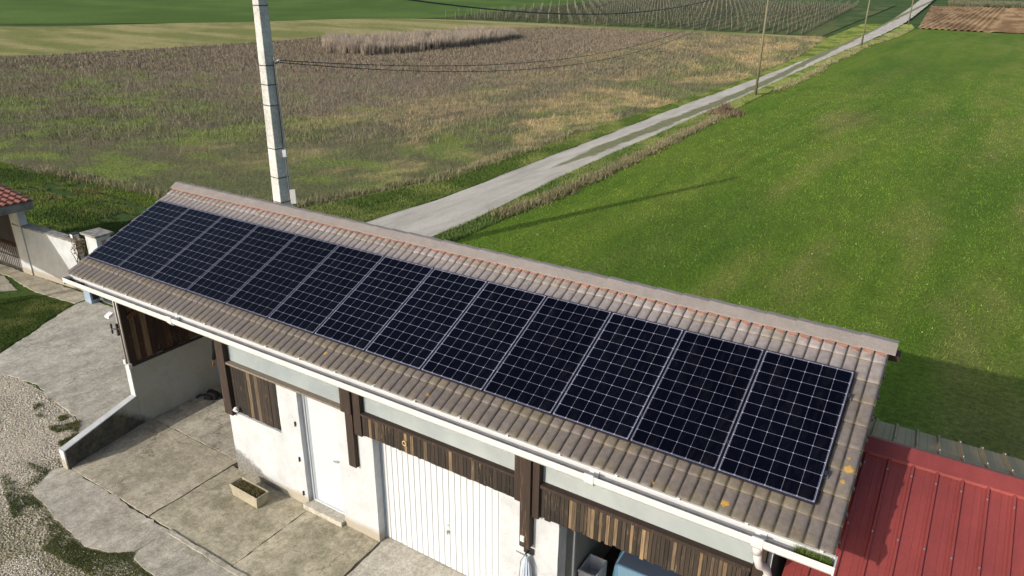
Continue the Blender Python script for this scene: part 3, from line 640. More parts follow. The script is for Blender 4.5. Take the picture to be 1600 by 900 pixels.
def boards(name, x0, x1, zlo, zhi, y, parent, axis='x', bw=.095, rag=.02, bright=.12, tone=(.035, .022, .014), seed=0, th=.022, bend=None):
    R = random.Random(seed); V = []; F = []; Cc = []; p = x0
    while p < x1 - .01:
        w = min(bw * R.uniform(.8, 1.15), x1 - p); q = p + w - .006; lo = zlo + R.uniform(-rag, rag); hi = zhi; t = y - R.uniform(0, .008)
        if bend: lo = bend((p + q) / 2) + R.uniform(-rag, rag)
        kk = R.uniform(.3, 1.15); c = tuple(k * kk for k in tone)
        r = R.random() / (2.4 if vn(np.array([p * 1.3]), np.array([seed * 7.7]))[0] > .52 else .35)
        kk = R.uniform(.55, 1.)
        if r < bright: c = (.18 * kk, .12 * kk, .065 * kk)
        elif r < bright * 2.2: c = (.10 * kk, .07 * kk, .042 * kk)
        b = len(V)
        for dz in (lo, hi):
            for dy in (t, t + th):
                for px in (p, q): V.append((px, dy, dz) if axis == 'x' else (dy, px, dz))
        F += [tuple(b + i for i in f) for f in ((0, 2, 3, 1), (4, 5, 7, 6), (0, 1, 5, 4), (2, 6, 7, 3), (0, 4, 6, 2), (1, 3, 7, 5))]
        Cc += [c] * 8; p += w
    o = npmesh(name, V, F, M['wood'], parent, np.array(Cc), False, 4)
    return o
MB().box(7.1, 13.26, .24, .30, 2.2, 2.53).box(3.78, 5.05, .25, .3, 1.4, 2.5).build('board_backing', M['dark_in'], B)
boards('board_cladding', 3.80, 5.03, 1.47, 2.50, .205, B, seed=3, bright=.10, rag=.012, tone=(.022, .014, .009))
boards('board_cladding', 7.10, 9.99, 2.15, 2.53, .175, B, seed=5, bright=.04, bw=.07, rag=.006, tone=(.022, .014, .009))
boards('board_cladding', 10.40, 10.84, 2.0, 2.53, .175, B, seed=8, bright=.02, bw=.08, tone=(.022, .015, .01))
boards('board_cladding', 10.85, 13.24, 2.04, 2.53, .165, B, seed=9, bright=.06, bw=.055, rag=.02, tone=(.034, .023, .015))
MB().box(3.8, 6.69, .13, .24, 2.49, 2.525).build('ledge', M['sill'], B)
MB().box(7.1, 9.99, .14, .24, 2.53, 2.57).box(10.41, 13.25, .13, .24, 2.53, 2.58).build('ledge', M['timber'], B)
MB().box(8.0, 8.0, .1, .1, 2, 2)
tn = MB(); 
for k in range(13):
    t = 2 * math.pi * k / 12; tn.v.append((7.98 + .035 * math.cos(t), .155, 2.33 + .04 * math.sin(t)))
MB().tube(tn.v, .009, 6, False).build('hanging_ring', simple('pale rope', (.5, .36, .18), .8), B)
# posts
def post(parts, name='post'):
    mb = MB()
    for p in parts: mb.box(*p)
    return mb.build(name, M['timber'], B, bevel=.006)
post([(3.57, 3.79, .12, .34, 1.39, 3.35)])
post([(6.70, 6.93, .10, .22, 2.5, 3.35), (6.765, 6.925, .12, .24, 1.462, 2.5), (6.935, 7.095, .14, .24, 2.125, 3.35)])
post([(10.0, 10.115, .12, .26, 2.17, 3.35), (10.12, 10.285, .08, .24, 1.44, 3.35), (10.29, 10.40, .12, .26, 1.995, 3.35)])
post([(13.27, 13.40, .08, .199, 1.2, 3.3)])
post([(.30, .45, .17, .33, 1.42, 3.45)])
# left gable boarding above the low wall, purlins
g = boards('gable_boarding', .32, 4.7, 1.46, 3.4, .40, B, axis='y', seed=12, bright=.05, bw=.14, tone=(.045, .016, .009))
MB().box(.34, .455, .34, 4.7, 1.401, 1.455).build('sole_plate', M['timber'], B)
MB().bar((.46, .3, 2.5), (.46, 2.2, 3.25), .05, .09).build('brace', simple('red brown brace', (.11, .045, .02), .7), B)
# glazing strips
for a, b_ in ((3.79, 6.70), (7.095, 10.0), (10.40, 13.27)):
    w = MB().sweepx([(.229 + .0009 * math.sin(k * math.pi / 3), 2.53 + k * .00165) for k in range(463)] + [(.236, 3.2925), (.236, 2.53)], a, b_).build('window', M['poly'], B, smooth=False)
    MB().bar((a + .05, .255, 3.25), (a + .5, .255, 2.62), .05, .02, (0, 1, 0)).build('strut', M['sill'], w)
# door
D = MB().box(5.58, 6.44, .335, .37, .13, 2.49).build('door', M['door_white'], B, bevel=.003)
MB().box(5.55, 5.60, .30, .38, .12, 2.49).box(5.605, 5.625, .325, .335, .14, 2.48).box(5.64, 5.65, .327, .335, .14, 2.48).box(6.42, 6.46, .30, .38, .12, 2.49).box(5.6, 6.42, .30, .37, .10, .15).build('door_frame', M['door_white'], D)
MB().bar((6.32, .32, 1.24), (6.32, .28, 1.24), .02, .02).bar((6.34, .28, 1.24), (6.22, .28, 1.235), .018, .018).build('handle', M['alu'], D)
MB().box(5.50, 6.46, .10, .45, .0, .12).build('threshold', M['conc_e'], B, bevel=.01)
MB().box(5.56, 6.45, .38, .44, .1, 2.5).build('door_backing', M['dark_in'], B)
for z in (1.72, .98, .12 + .12):
    pin = MB(); pin.box(5.44, 5.456, .17, .2, z, z + .09).bar((5.448, .175, z + .1), (5.448, .175, z + .02), .012, .012); pin.build('shutter_hinge', M['black'], B)
# garage door with vertical pressed ribs
V = []; F = []; x = 7.27; k = 0; prof = []
while x < 9.72: prof += [(x, .375), (x + .096, .375), (x + .1, .388), (x + .111, .388), (x + .116, .375)]; x += .116
prof = [p for p in prof if p[0] <= 9.72]
mb = MB()
for (xa, ya), (xb, yb) in zip(prof[:-1], prof[1:]): mb.add([(xa, ya, .03), (xb, yb, .03), (xb, yb, 2.16), (xa, ya, 2.16)], [(0, 1, 2, 3)])
GD = mb.build('garage_door', M['ghost'], B, recalc=False)
MB().tube([(8.62, .375, .78), (8.62, .345, .78)], .022, 10).bar((8.62, .345, .80), (8.62, .345, .73), .02, .015).tube([(8.62, .374, .90), (8.62, .36, .90)], .012, 8).build('handle', M['alu'], GD)
MB().box(7.262, 7.285, .355, .40, .02, 2.16).build('door_frame', M['bluegrey'], GD)
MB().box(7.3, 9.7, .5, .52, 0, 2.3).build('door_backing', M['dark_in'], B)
# open garage: door track
MB().box(10.78, 10.81, .48, .52, .02, 2.3).build('door_track', M['alu'], B)
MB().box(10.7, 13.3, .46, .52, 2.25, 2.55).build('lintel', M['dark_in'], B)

# ---- roof
def zt(y): return 3.7085 + y * TA
roofroot = MB().add([(-.15, -.30, zt(-.30) - .05), (14.05, -.30, zt(-.30) - .05), (14.05, 2.36, zt(2.36) - .05), (-.15, 2.36, zt(2.36) - .05), (-.15, 5.02, zt(-.30) - .05), (14.05, 5.02, zt(-.30) - .05)],
    [(0, 1, 2, 3), (3, 2, 5, 4)])
roofroot.v += [(x, y, z - .06) for x, y, z in roofroot.v]; roofroot.f += [(6, 9, 8, 7), (9, 10, 11, 8), (0, 6, 7, 1), (4, 5, 11, 10), (0, 3, 9, 6), (3, 4, 10, 9), (1, 7, 8, 2), (2, 8, 11, 5)]
RF = roofroot.build('roof', M['redbrown'], B)
def tilefield(name, x0, x1, y_eave, rows, rl, rear=False, pw=.1495):
    nc = int(round((x1 - x0) / pw)); pw = (x1 - x0) / nc; sub = 9
    us = np.array([0, .035, .09, .2, .4, .62, .80, .87, .91]); prof = np.array([0, .62, .88, 1, 1, .98, .82, .5, .0]) * .026
    X = (np.arange(nc)[:, None] + us[None]).ravel() * pw + x0; P = np.tile(prof, nc); X = np.r_[X, x1]; P = np.r_[P, 0]
    tid = np.r_[np.repeat(np.arange(nc), len(us)), nc - 1]
    V = []; Cc = []; F = []
    nx = len(X); rr = 0
    for r in range(rows):
        jt = RNG.normal(0, .0035, nc)[tid]; hs = RNG.normal(0, .0018, nc)[tid]; tone = RNG.uniform(.92, 1.08, nc)[tid]
        vlo = r * rl; vhi = (r + 1) * rl
        scallop = -.012 * (P / .024)
        rings = [(vlo + .006 + jt * 0, -.012, .5), (vlo + scallop + jt, .0, .62), (vlo + scallop + jt + .008, .006, .8), (vlo + .035, .006, .99), (vlo + rl * .5, .0, 1.), (vhi - .035, -.010, 1.), (vhi - .02, -.010, .8), (vhi + .01, -.012, .45)]
        base = len(V) and sum(len(v) for v in V)
        for v, dz, dk in rings:
            v = np.broadcast_to(v, X.shape) if np.ndim(v) else np.full(nx, v)
            n = P * (0.1 if dk == .5 else 1) + dz + hs + .016
            v_ = v
            y = v_ * CA - n * SA; z = v_ * SA + n * CA
            y = y + y_eave; z = z + zt(y_eave)
            V.append(np.c_[X, y, z])
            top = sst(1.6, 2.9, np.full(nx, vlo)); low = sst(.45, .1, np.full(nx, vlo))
            c = mixc((.142, .120, .106), (.285, .25, .238), top); c = mixc(c, (.12, .102, .085), low * .5)  # paler rows towards the ridge: sky reflection painted into the tile colour
            grv = (P < .004)[:, None]; c = c * tone[:, None] * np.where(grv, .22, 1.) * (.5 if dk < .6 else 1)  # shade in the grooves and under the row laps darkened into the colour
            ms = sst(.42, .58, fbm(X * 4, np.full(nx, vlo * 3 + dk), 66, 3)) * (.6 < dk < 1)
            c = mixc(c, (.15, .125, .065), ms * .42); Cc.append(c)
        for q in range(7):
            a = base + q * nx + np.arange(nx - 1); F.append(np.c_[a, a + 1, a + nx + 1, a + nx])
    V = np.concatenate(V); F = np.concatenate(F); Cc = np.concatenate(Cc)
    if rear: V[:, 1] = 4.72 - V[:, 1]; F = F[:, ::-1]
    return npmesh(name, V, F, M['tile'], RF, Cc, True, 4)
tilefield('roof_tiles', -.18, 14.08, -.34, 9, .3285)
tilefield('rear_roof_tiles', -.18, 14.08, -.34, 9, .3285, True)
# verge boards, mortar and ridge caps
MB().hexa([(14.05, -.3, zt(-.3) - .12), (14.075, -.3, zt(-.3) - .12), (14.075, 2.36, zt(2.36) - .12), (14.05, 2.36, zt(2.36) - .12)], [(14.05, -.3, zt(-.3) - .0), (14.075, -.3, zt(-.3) - .0), (14.075, 2.36, zt(2.36) - .0), (14.05, 2.36, zt(2.36) - .0)]).hexa([(14.05, 2.36, zt(2.36) - .12), (14.075, 2.36, zt(2.36) - .12), (14.075, 5.02, zt(-.3) - .12), (14.05, 5.02, zt(-.3) - .12)], [(14.05, 2.36, zt(2.36)), (14.075, 2.36, zt(2.36)), (14.075, 5.02, zt(-.3)), (14.05, 5.02, zt(-.3))]).build('verge_board', M['timber'], RF)
MB().box(14.05, 14.2, 2.42, 2.55, 4.55, 4.66).build('ridge_beam_end', M['timber'], RF)
vc = MB()
for k in range(8):
    yv = -.2 + k * .30; vc.box(14.08, 14.10, yv, yv + .02, zt(yv) - .03, zt(yv) + .03)
vc.build('verge_clip', M['black'], RF)
mo = MB(); npc = int(round(14.26 / .1495)); pc = 14.26 / npc
for k in range(npc):
    xm = -.18 + (k + .47) * pc; h = pc * .42; R_ = random.uniform(.8, 1.15)
    for s_ in (1, -1):
        Y_ = lambda y: y if s_ > 0 else 4.72 - y
        z0 = zt(2.12) + .056; a0 = 2.150 - .025 * R_
        mo.add([(xm - h, Y_(2.16), z0 + .012), (xm - h * .6, Y_(a0 + .008), z0 + .006), (xm + h * .6, Y_(a0), z0 + .004), (xm + h, Y_(2.16), z0 + .012), (xm + h, Y_(2.25), z0 + .05), (xm - h, Y_(2.25), z0 + .05),
                (xm - h * .6, Y_(a0 + .008), z0 - .04), (xm + h * .6, Y_(a0), z0 - .04)], [(0, 1, 2, 3, 4, 5), (1, 6, 7, 2)])
mo.build('ridge_mortar', M['mortar'], RF)
rc = MB(); ncap = 37; L = 14.34 / ncap; rcc = []
for k in range(ncap):
    xa = -.22 + k * L; xb = xa + L + .03; jz = random.uniform(-.003, .003)
    pr = [(-.180, -.090), (-.045, .002), (.045, .002), (.180, -.090)]
    # each cap is a little larger at its left end so that it laps its neighbour
    A_ = [(xa, 2.36 + y * 1.035, 4.860 + jz + z) for y, z in pr]; B_ = [(xb, 2.36 + y * .99, 4.844 + jz + z) for y, z in pr]
    A2 = [(x, y, z - .02) for x, y, z in A_]; B2 = [(x, y, z - .02) for x, y, z in B_]
    n = len(pr); b = len(rc.v); rc.v += A_ + B_ + A2 + B2; kk = random.uniform(.96, 1.04); rcc += [(.215 * kk, .19 * kk, .175 * kk)] * (4 * n)
    for i in range(n - 1):
        rc.f += [(b + i, b + i + 1, b + n + i + 1, b + n + i), (b + 2 * n + i, b + 3 * n + i, b + 3 * n + i + 1, b + 2 * n + i + 1), (b + i, b + 2 * n + i, b + 2 * n + i + 1, b + i + 1), (b + n + i, b + n + i + 1, b + 3 * n + i + 1, b + 3 * n + i)]
    rc.f += [(b, b + n, b + 3 * n, b + 2 * n), (b + n - 1, b + 3 * n - 1, b + 4 * n - 1, b + 2 * n - 1)]
npmesh('ridge_caps', rc.v, rc.f, M['ridge'], RF, np.array(rcc), False, 4)
# soffit, fascia and gutter
MB().add([(-.1, -.29, 3.42), (14, -.29, 3.42), (14, .24, 3.66), (-.1, .24, 3.66)], [(0, 1, 2, 3)]).build('soffit', M['redbrown'], B)
MB().box(-.12, 14.03, -.325, -.30, 3.40, 3.535).build('fascia', M['white_pvc'], B)
gp = [(-.335, 3.545), (-.335, 3.455), (-.36, 3.425), (-.42, 3.412), (-.475, 3.425), (-.50, 3.455), (-.50, 3.535), (-.512, 3.545), (-.512, 3.527), (-.508, 3.452), (-.478, 3.415), (-.42, 3.402), (-.355, 3.415), (-.327, 3.452), (-.327, 3.545)]
G_ = MB().sweepx([(y, z + .01) for y, z in gp], -.04, 14.1).build('gutter', M['white_pvc'], B)
MB().add([(-.03, -.336, 3.452), (14.09, -.336, 3.452), (14.09, -.499, 3.452), (-.03, -.499, 3.452)], [(0, 1, 2, 3)]).build('gutter_bed', M['trough'], G_)
MB().box(-.05, -.035, -.51, -.33, 3.41, 3.555).box(14.095, 14.11, -.51, -.33, 3.41, 3.555).build('gutter_end', M['white_pvc'], G_)
MB().box(-.03, 14.09, -.365, -.332, 3.54, 3.562).build('gutter_lip', M['white_pvc'], G_)
br = MB()
for k in range(19):
    x = .35 + k * .755; br.box(x, x + .035, -.375, -.325, 3.5625, 3.59)
br.build('gutter_bracket', M['white_pvc'], G_)
jn = MB()
for x in (3.3, 11.35, 13.3): jn.sweepx([(-.518, 3.57), (-.518, 3.45), (-.48, 3.40), (-.36, 3.40), (-.32, 3.45), (-.32, 3.57), (-.335, 3.57), (-.36, 3.47), (-.5, 3.47), (-.505, 3.57)], x, x + .12)
jn.build('gutter_joint', M['white_pvc'], G_)
dp = MB().tube([(13.36, -.42, 3.42), (13.38, -.42, 3.22), (13.40, -.38, 3.12), (13.45, -.18, 2.95), (13.47, -.12, 2.82), (13.47, -.12, .1)], .045, 14).tube([(13.36, -.42, 3.30), (13.36, -.42, 3.42)], .053, 14).tube([(13.47, -.12, 2.78), (13.47, -.12, 2.66)], .053, 14)
dp.build('downpipe', M['white_pvc'], B, smooth=True)
x = RNG.uniform(13.72, 14.07, 900); y = RNG.uniform(-.455, -.375, 900)
blades('gutter_grass', x, y, np.full(900, .10), np.full(900, .008), mixc((.05, .09, .015), (.14, .2, .04), RNG.uniform(0, 1, 900)), 'tuft of green grass growing in the right gutter end', .45, z=np.full(900, 3.47))
x = np.r_[RNG.uniform(0.0, .16, 300), RNG.uniform(.3, .48, 250)]; y = RNG.uniform(-.46, -.38, len(x))
blades('gutter_debris', x, y, np.full(len(x), .05), np.full(len(x), .02), mixc((.02, .02, .01), (.08, .07, .03), RNG.uniform(0, 1, len(x))), 'dark moss and debris in the left gutter end', .95, 'moss', z=np.full(len(x), 3.47))

# ------------------------------------------------------------------ solar panels
PW, PH, PITCH = 1.048, 1.895, 1.0605
def panel_local(o): OFF[o] = Vector((0, 0, 0))
ords = ['leftmost', 'second', 'third', 'fourth', 'fifth', 'sixth', 'seventh', 'eighth', 'ninth', 'tenth', 'eleventh', 'twelfth', 'rightmost']
root = thing('solar_panel', 'x', 'solar panel', (0, 0, 0), 'black solar panels in one row on the tiled roof')
MB().add([(.009, .009, 0), (PW - .009, .009, 0), (PW - .009, PH - .009, 0), (.009, PH - .009, 0)], [(0, 1, 2, 3)]).build('cell_glass', M['pv'], root)
fr = MB()
for a in ((0, PW, 0, .010), (0, PW, PH - .010, PH), (0, .010, .010, PH - .010), (PW - .010, PW, .010, PH - .010)): fr.box(*a, -.035, .003)
fr.box(.0101, PW - .0101, .0101, PH - .0101, -.03, -.006).build('frame', M['frame_black'], root)
for v in (.38, 1.50):
    MB().box(-.018, .003, v, v + .05, -.035, .008).build('clamp', M['black'], root)
    MB().box(-.02, PW + .04, v, v + .04, -.082, -.036).build('rail', M['alu'], root)
kids = list(root.children)
for i in range(13):
    if i == 0: r = root
    else:
        r = root.copy(); C.objects.link(r)
        for k in kids: q = k.copy(); C.objects.link(q); q.parent = r
    r.location = (i * PITCH + .008, 0, 3.84); r.rotation_euler = (SLOPE, 0, 0)
    w = ords[i]
    r['label'] = {0: 'leftmost black solar panel of the roof row, above the carport', 12: 'rightmost black solar panel of the roof row, beside the bare tile verge'}.get(i, f'{w} black solar panel counted from the left end of the roof row')
# end clamps on the last panel
e = MB()
for v in (.38, 1.50): e.box(PW + .001, PW + .03, v, v + .05, -.08, .006)
r_last = r; e.build('end_clamp', M['black'], r_last if False else None)
ec = bpy.data.objects['end_clamp']; ec.parent = r_last

# ------------------------------------------------------------------ red roofed annex
A = thing('metal_roof_annex', 'annex with red ribbed metal roof beside the garage gable', 'annex', (18, 1.5, 0))
def ribroof(name, x0, x1, ya, za, yb, zb, m, rp=.262, parent=A):
    d = Vector((0, yb - ya, zb - za)); Ls = d.length; d.normalize(); up = Vector((1, 0, 0)).cross(d); up = up if up.z > 0 else -up
    prof = []; x = x0
    while x < x1: prof += [(x, 0), (x + rp * .36, 0), (x + rp * .38, .0035), (x + rp * .42, .0035), (x + rp * .44, 0), (x + rp * .62, 0), (x + rp * .64, .0035), (x + rp * .68, .0035), (x + rp * .70, 0), (x + rp - .052, 0), (x + rp - .038, .033), (x + rp - .014, .033)]; x += rp
    prof.append((x, 0)); mb = MB()
    for (xa, ha), (xb, hb) in zip(prof[:-1], prof[1:]):
        P0 = Vector((0, ya, za)); P1 = P0 + d * Ls
        mb.add([Vector((xa, 0, 0)) + P0 + up * ha, Vector((xb, 0, 0)) + P0 + up * hb, Vector((xb, 0, 0)) + P1 + up * hb, Vector((xa, 0, 0)) + P1 + up * ha], [(0, 1, 2, 3)])
    o = mb.build(name, m, parent, recalc=False)
    sc = MB(); xk = x0 + rp - .026
    while xk < 17.2:
        for t in np.arange(.42, min(Ls, 3.6), .95):
            p = Vector((xk, ya, za)) + d * t + up * .033; sc.tube([p, p + up * .012], .011, 8)
        xk += rp
    sc.build('screw', M['alu'], o); return o
ribroof('red_roof', 13.6, 21, 2.2, 3.50, -3.0, 3.50 - .33 * 5.2, M['red'])
ribroof('brown_roof', 13.6, 21, 2.2, 3.50, 3.62, 3.03, M['brown'])
MB().add([(13.55, 1.97, 3.465), (21.1, 1.97, 3.465), (21.1, 2.2, 3.545), (13.55, 2.2, 3.545), (21.1, 2.30, 3.515), (13.55, 2.30, 3.515), (13.55, 1.965, 3.43), (21.1, 1.965, 3.43)], [(0, 1, 2, 3), (3, 2, 4, 5), (6, 7, 1, 0)]).build('ridge_flashing', M['red'], A)
MB().hexa([(13.53, -2.9, 0), (20.9, -2.9, 0), (20.9, 3.3, 0), (13.53, 3.3, 0)], [(13.53, -2.9, 1.7), (20.9, -2.9, 1.7), (20.9, 3.3, 1.7), (13.53, 3.3, 1.7)]).build('annex_wall', M['plaster_wall'], A)
MB().hexa([(13.62, -2.8, 1.7), (20.9, -2.8, 1.7), (20.9, 3.2, 1.7), (13.62, 3.2, 1.7)], [(13.62, 2.1, 3.3), (20.9, 2.1, 3.3), (20.9, 2.3, 3.3), (13.62, 2.3, 3.3)]).build('annex_gable', M['timber'], A)

# ------------------------------------------------------------------ small things on the facade
pl = thing('flower_trough', 'cream rectangular flower trough with dry plants below the white wall', 'planter', (4.46, -.25, Z0))
def trough():
    o = [(4.09, -.36), (4.84, -.38), (4.85, -.12), (4.10, -.10)]
    cx, cy = 4.47, -.24
    f = lambda s, z: [(cx + (x - cx) * s, cy + (y - cy) * s, z) for x, y in o]
    fi = lambda s, z: [(cx + (x - cx) * (s - .035), cy + (y - cy) * (s - .1), z) for x, y in o]
    mb = MB(); R_ = [f(.93, Z0 + .0), f(1., Z0 + .20), f(1.05, Z0 + .205), f(1.05, Z0 + .25), fi(1.03, Z0 + .25), fi(.98, Z0 + .19)]
    b = len(mb.v)
    for q in R_: mb.v += q
    for i in range(len(R_) - 1):
        for j in range(4): j2 = (j + 1) % 4; mb.f.append((i * 4 + j, i * 4 + j2, i * 4 + 4 + j2, i * 4 + 4 + j))
    mb.f.append((3, 2, 1, 0)); mb.build('trough', M['trough_stone'], pl, bevel=.012, seg=3)
    MB().hexa(fi(.97, Z0 + .1), fi(.985, Z0 + .205)).build('soil', M['soil'], pl)
trough()
x = RNG.uniform(4.15, 4.80, 2600); y = RNG.uniform(-.34, -.15, 2600)
pb = blades('dry_plants', x, y, np.full(2600, .055), np.full(2600, .016), mixc((.05, .06, .02), (.22, .16, .08), RNG.uniform(0, 1, 2600)), 'x', .95, z=np.full(2600, Z0 + .205))
for k in ('label', 'category'): del pb[k]
pb.parent = pl; pb.location = -OFF[pl]
sk = thing('wall_socket', 'white socket box low on the dark post right of the garage door', 'socket', (10.18, .08, 1.6))
MB().box(10.15, 10.22, .045, .079, 1.56, 1.66).build('box', M['white_pvc'], sk, bevel=.01); MB().box(10.165, 10.205, .038, .044, 1.585, 1.635).build('lid', M['crate'], sk, bevel=.004)
sk = thing('outdoor_lamp', 'small pale lamp at the foot of the dark boards, corner post', 'lamp', (3.9, .2, 1.58))
MB().tube([(3.90, .2, 1.58), (3.90, .15, 1.58)], .03, 10).build('base', M['alu'], sk); MB().tube([(3.90, .15, 1.58), (3.915, .10, 1.55)], [.045, .052], 12).build('lamp_head', M['crate'], sk)
# cable pipes, floodlight and clamp on the left post
for i, (xx, yy) in enumerate(((.245, .2), (.50, .12))):
    c_ = thing('cable_pipe', ['thin pale cable pipe on the outer side of the carport post', 'thin pale cable pipe on the carport side of the post'][i], 'pipe', (xx, yy, 1.45), 'cable pipes on the carport post')
    MB().tube([(xx, yy, 1.5), (xx, yy, 3.4)], .013, 8).build('pipe', M['white_pvc'], c_, smooth=True); MB().box(xx - .045, xx + .045, yy - .04, yy + .04, 1.41, 1.52).build('socket_box', M['white_pvc'], c_, bevel=.008)
fl = thing('floodlight', 'small grey floodlight on an arm at the carport post', 'floodlight', (.22, .18, 2.55))
MB().bar((.29, .2, 2.56), (.16, .17, 2.58), .02, .02).build('arm', M['alu'], fl); MB().hexa([(.05, .06, 2.5), (.2, .06, 2.5), (.2, .17, 2.53), (.05, .17, 2.53)], [(.05, .07, 2.55), (.2, .07, 2.55), (.2, .18, 2.6), (.05, .18, 2.6)]).build('lamp_head', M['crate'], fl, bevel=.006)
fl = thing('tap_fitting', 'black hose fitting with cross handle on the carport post', 'fitting', (.22, .15, 2.2))
MB().tube([(.29, .19, 2.25), (.10, .13, 2.22)], .022, 8).tube([(.10, .13, 2.12), (.10, .13, 2.34)], .02, 8).build('valve', M['black'], fl); MB().tube([(.245, .17, 2.1), (.245, .17, 2.36)], .028, 8).build('body', M['black'], fl)
# folded parasol hanging from a wall bracket
pa = thing('folded_parasol', 'folded grey blue parasol hanging from a black wall bracket', 'parasol', (10.25, .1, 0))
MB().box(10.15, 10.31, .17, .198, 1.27, 1.37).bar((10.23, .18, 1.33), (10.23, .08, 1.33), .02, .02).build('bracket', M['black'], pa)
mb = MB(); zz = [1.30, 1.25, 1.1, .8, .5, .3]; rr = [.02, .035, .055, .075, .085, .07]; nn = 20
for z, r in zip(zz, rr):
    for j in range(nn):
        t = 2 * math.pi * j / nn; q = r * (1 + .22 * (j % 2 * 2 - 1) * min(1, r * 14)); mb.v.append((10.235 + q * math.cos(t), .10 + q * .8 * math.sin(t), z))
for i in range(len(zz) - 1):
    for j in range(nn): j2 = (j + 1) % nn; mb.f.append((i * nn + j, i * nn + j2, (i + 1) * nn + j2, (i + 1) * nn + j))
mb.f += [tuple(range(nn)), tuple(range(5 * nn, 6 * nn))[::-1]]
mb.build('canopy', M['parasolcloth'], pa); MB().tube([(10.235, .1, .05), (10.235, .1, .5)], .018, 8).build('pole', M['alu'], pa)
MB().tube([(10.23, .08, 1.33), (10.14, .1, 1.15), (10.12, .1, .8), (10.13, .1, .5)], .007, 6).tube([(10.23, .08, 1.33), (10.32, .1, 1.1), (10.34, .1, .6)], .007, 6).bar((10.23, .09, 1.30), (10.08, .07, 1.33), .012, .012).build('cord', M['alu'], pa)

# ------------------------------------------------------------------ things in the open garage
for k, (z, s) in enumerate(((.0, 0), (.32, .03))):
    cr = thing('storage_crate', ['pale grey plastic crate at the bottom inside the open garage', 'pale grey plastic crate stacked on the other in the garage'][k], 'crate', (10.85, 1.05, z), 'crates inside the open garage')
    x0, x1, y0, y1 = 10.69 + s * .4, 10.98 + s * .4, .9, 1.3; t = .012; z += .02
    m_ = MB().box(x0, x1, y0, y0 + t, z, z + .3).box(x0, x1, y1 - t, y1, z, z + .3).box(x0, x0 + t, y0 + t, y1 - t, z, z + .3).box(x1 - t, x1, y0 + t, y1 - t, z, z + .3).box(x0 + t, x1 - t, y0 + t, y1 - t, z, z + .02)
    m_.build('body', M['crate'], cr); MB().box(x0 - .01, x1 + .01, y0 - .012, y0 - .001, z + .26, z + .30).box(x0 - .01, x1 + .01, y0 - .012, y0 - .001, z + .12, z + .14).build('rim', M['crate'], cr)
sh = thing('garden_rake', 'reddish tool with long handle leaning on the inner garage wall', 'tool', (11.0, 2.0, 0))
MB().tube([(11.25, 1.7, .05), (10.8, 2.1, 1.75)], .016, 8).build('handle', M['polewood'], sh); MB().box(11.0, 11.35, 1.6, 1.63, .02, .4).build('head', M['lampred'], sh)
car = thing('parked_car', 'light blue hatchback parked in the open garage with its rear outwards', 'car', (12.1, 2.6, 0))
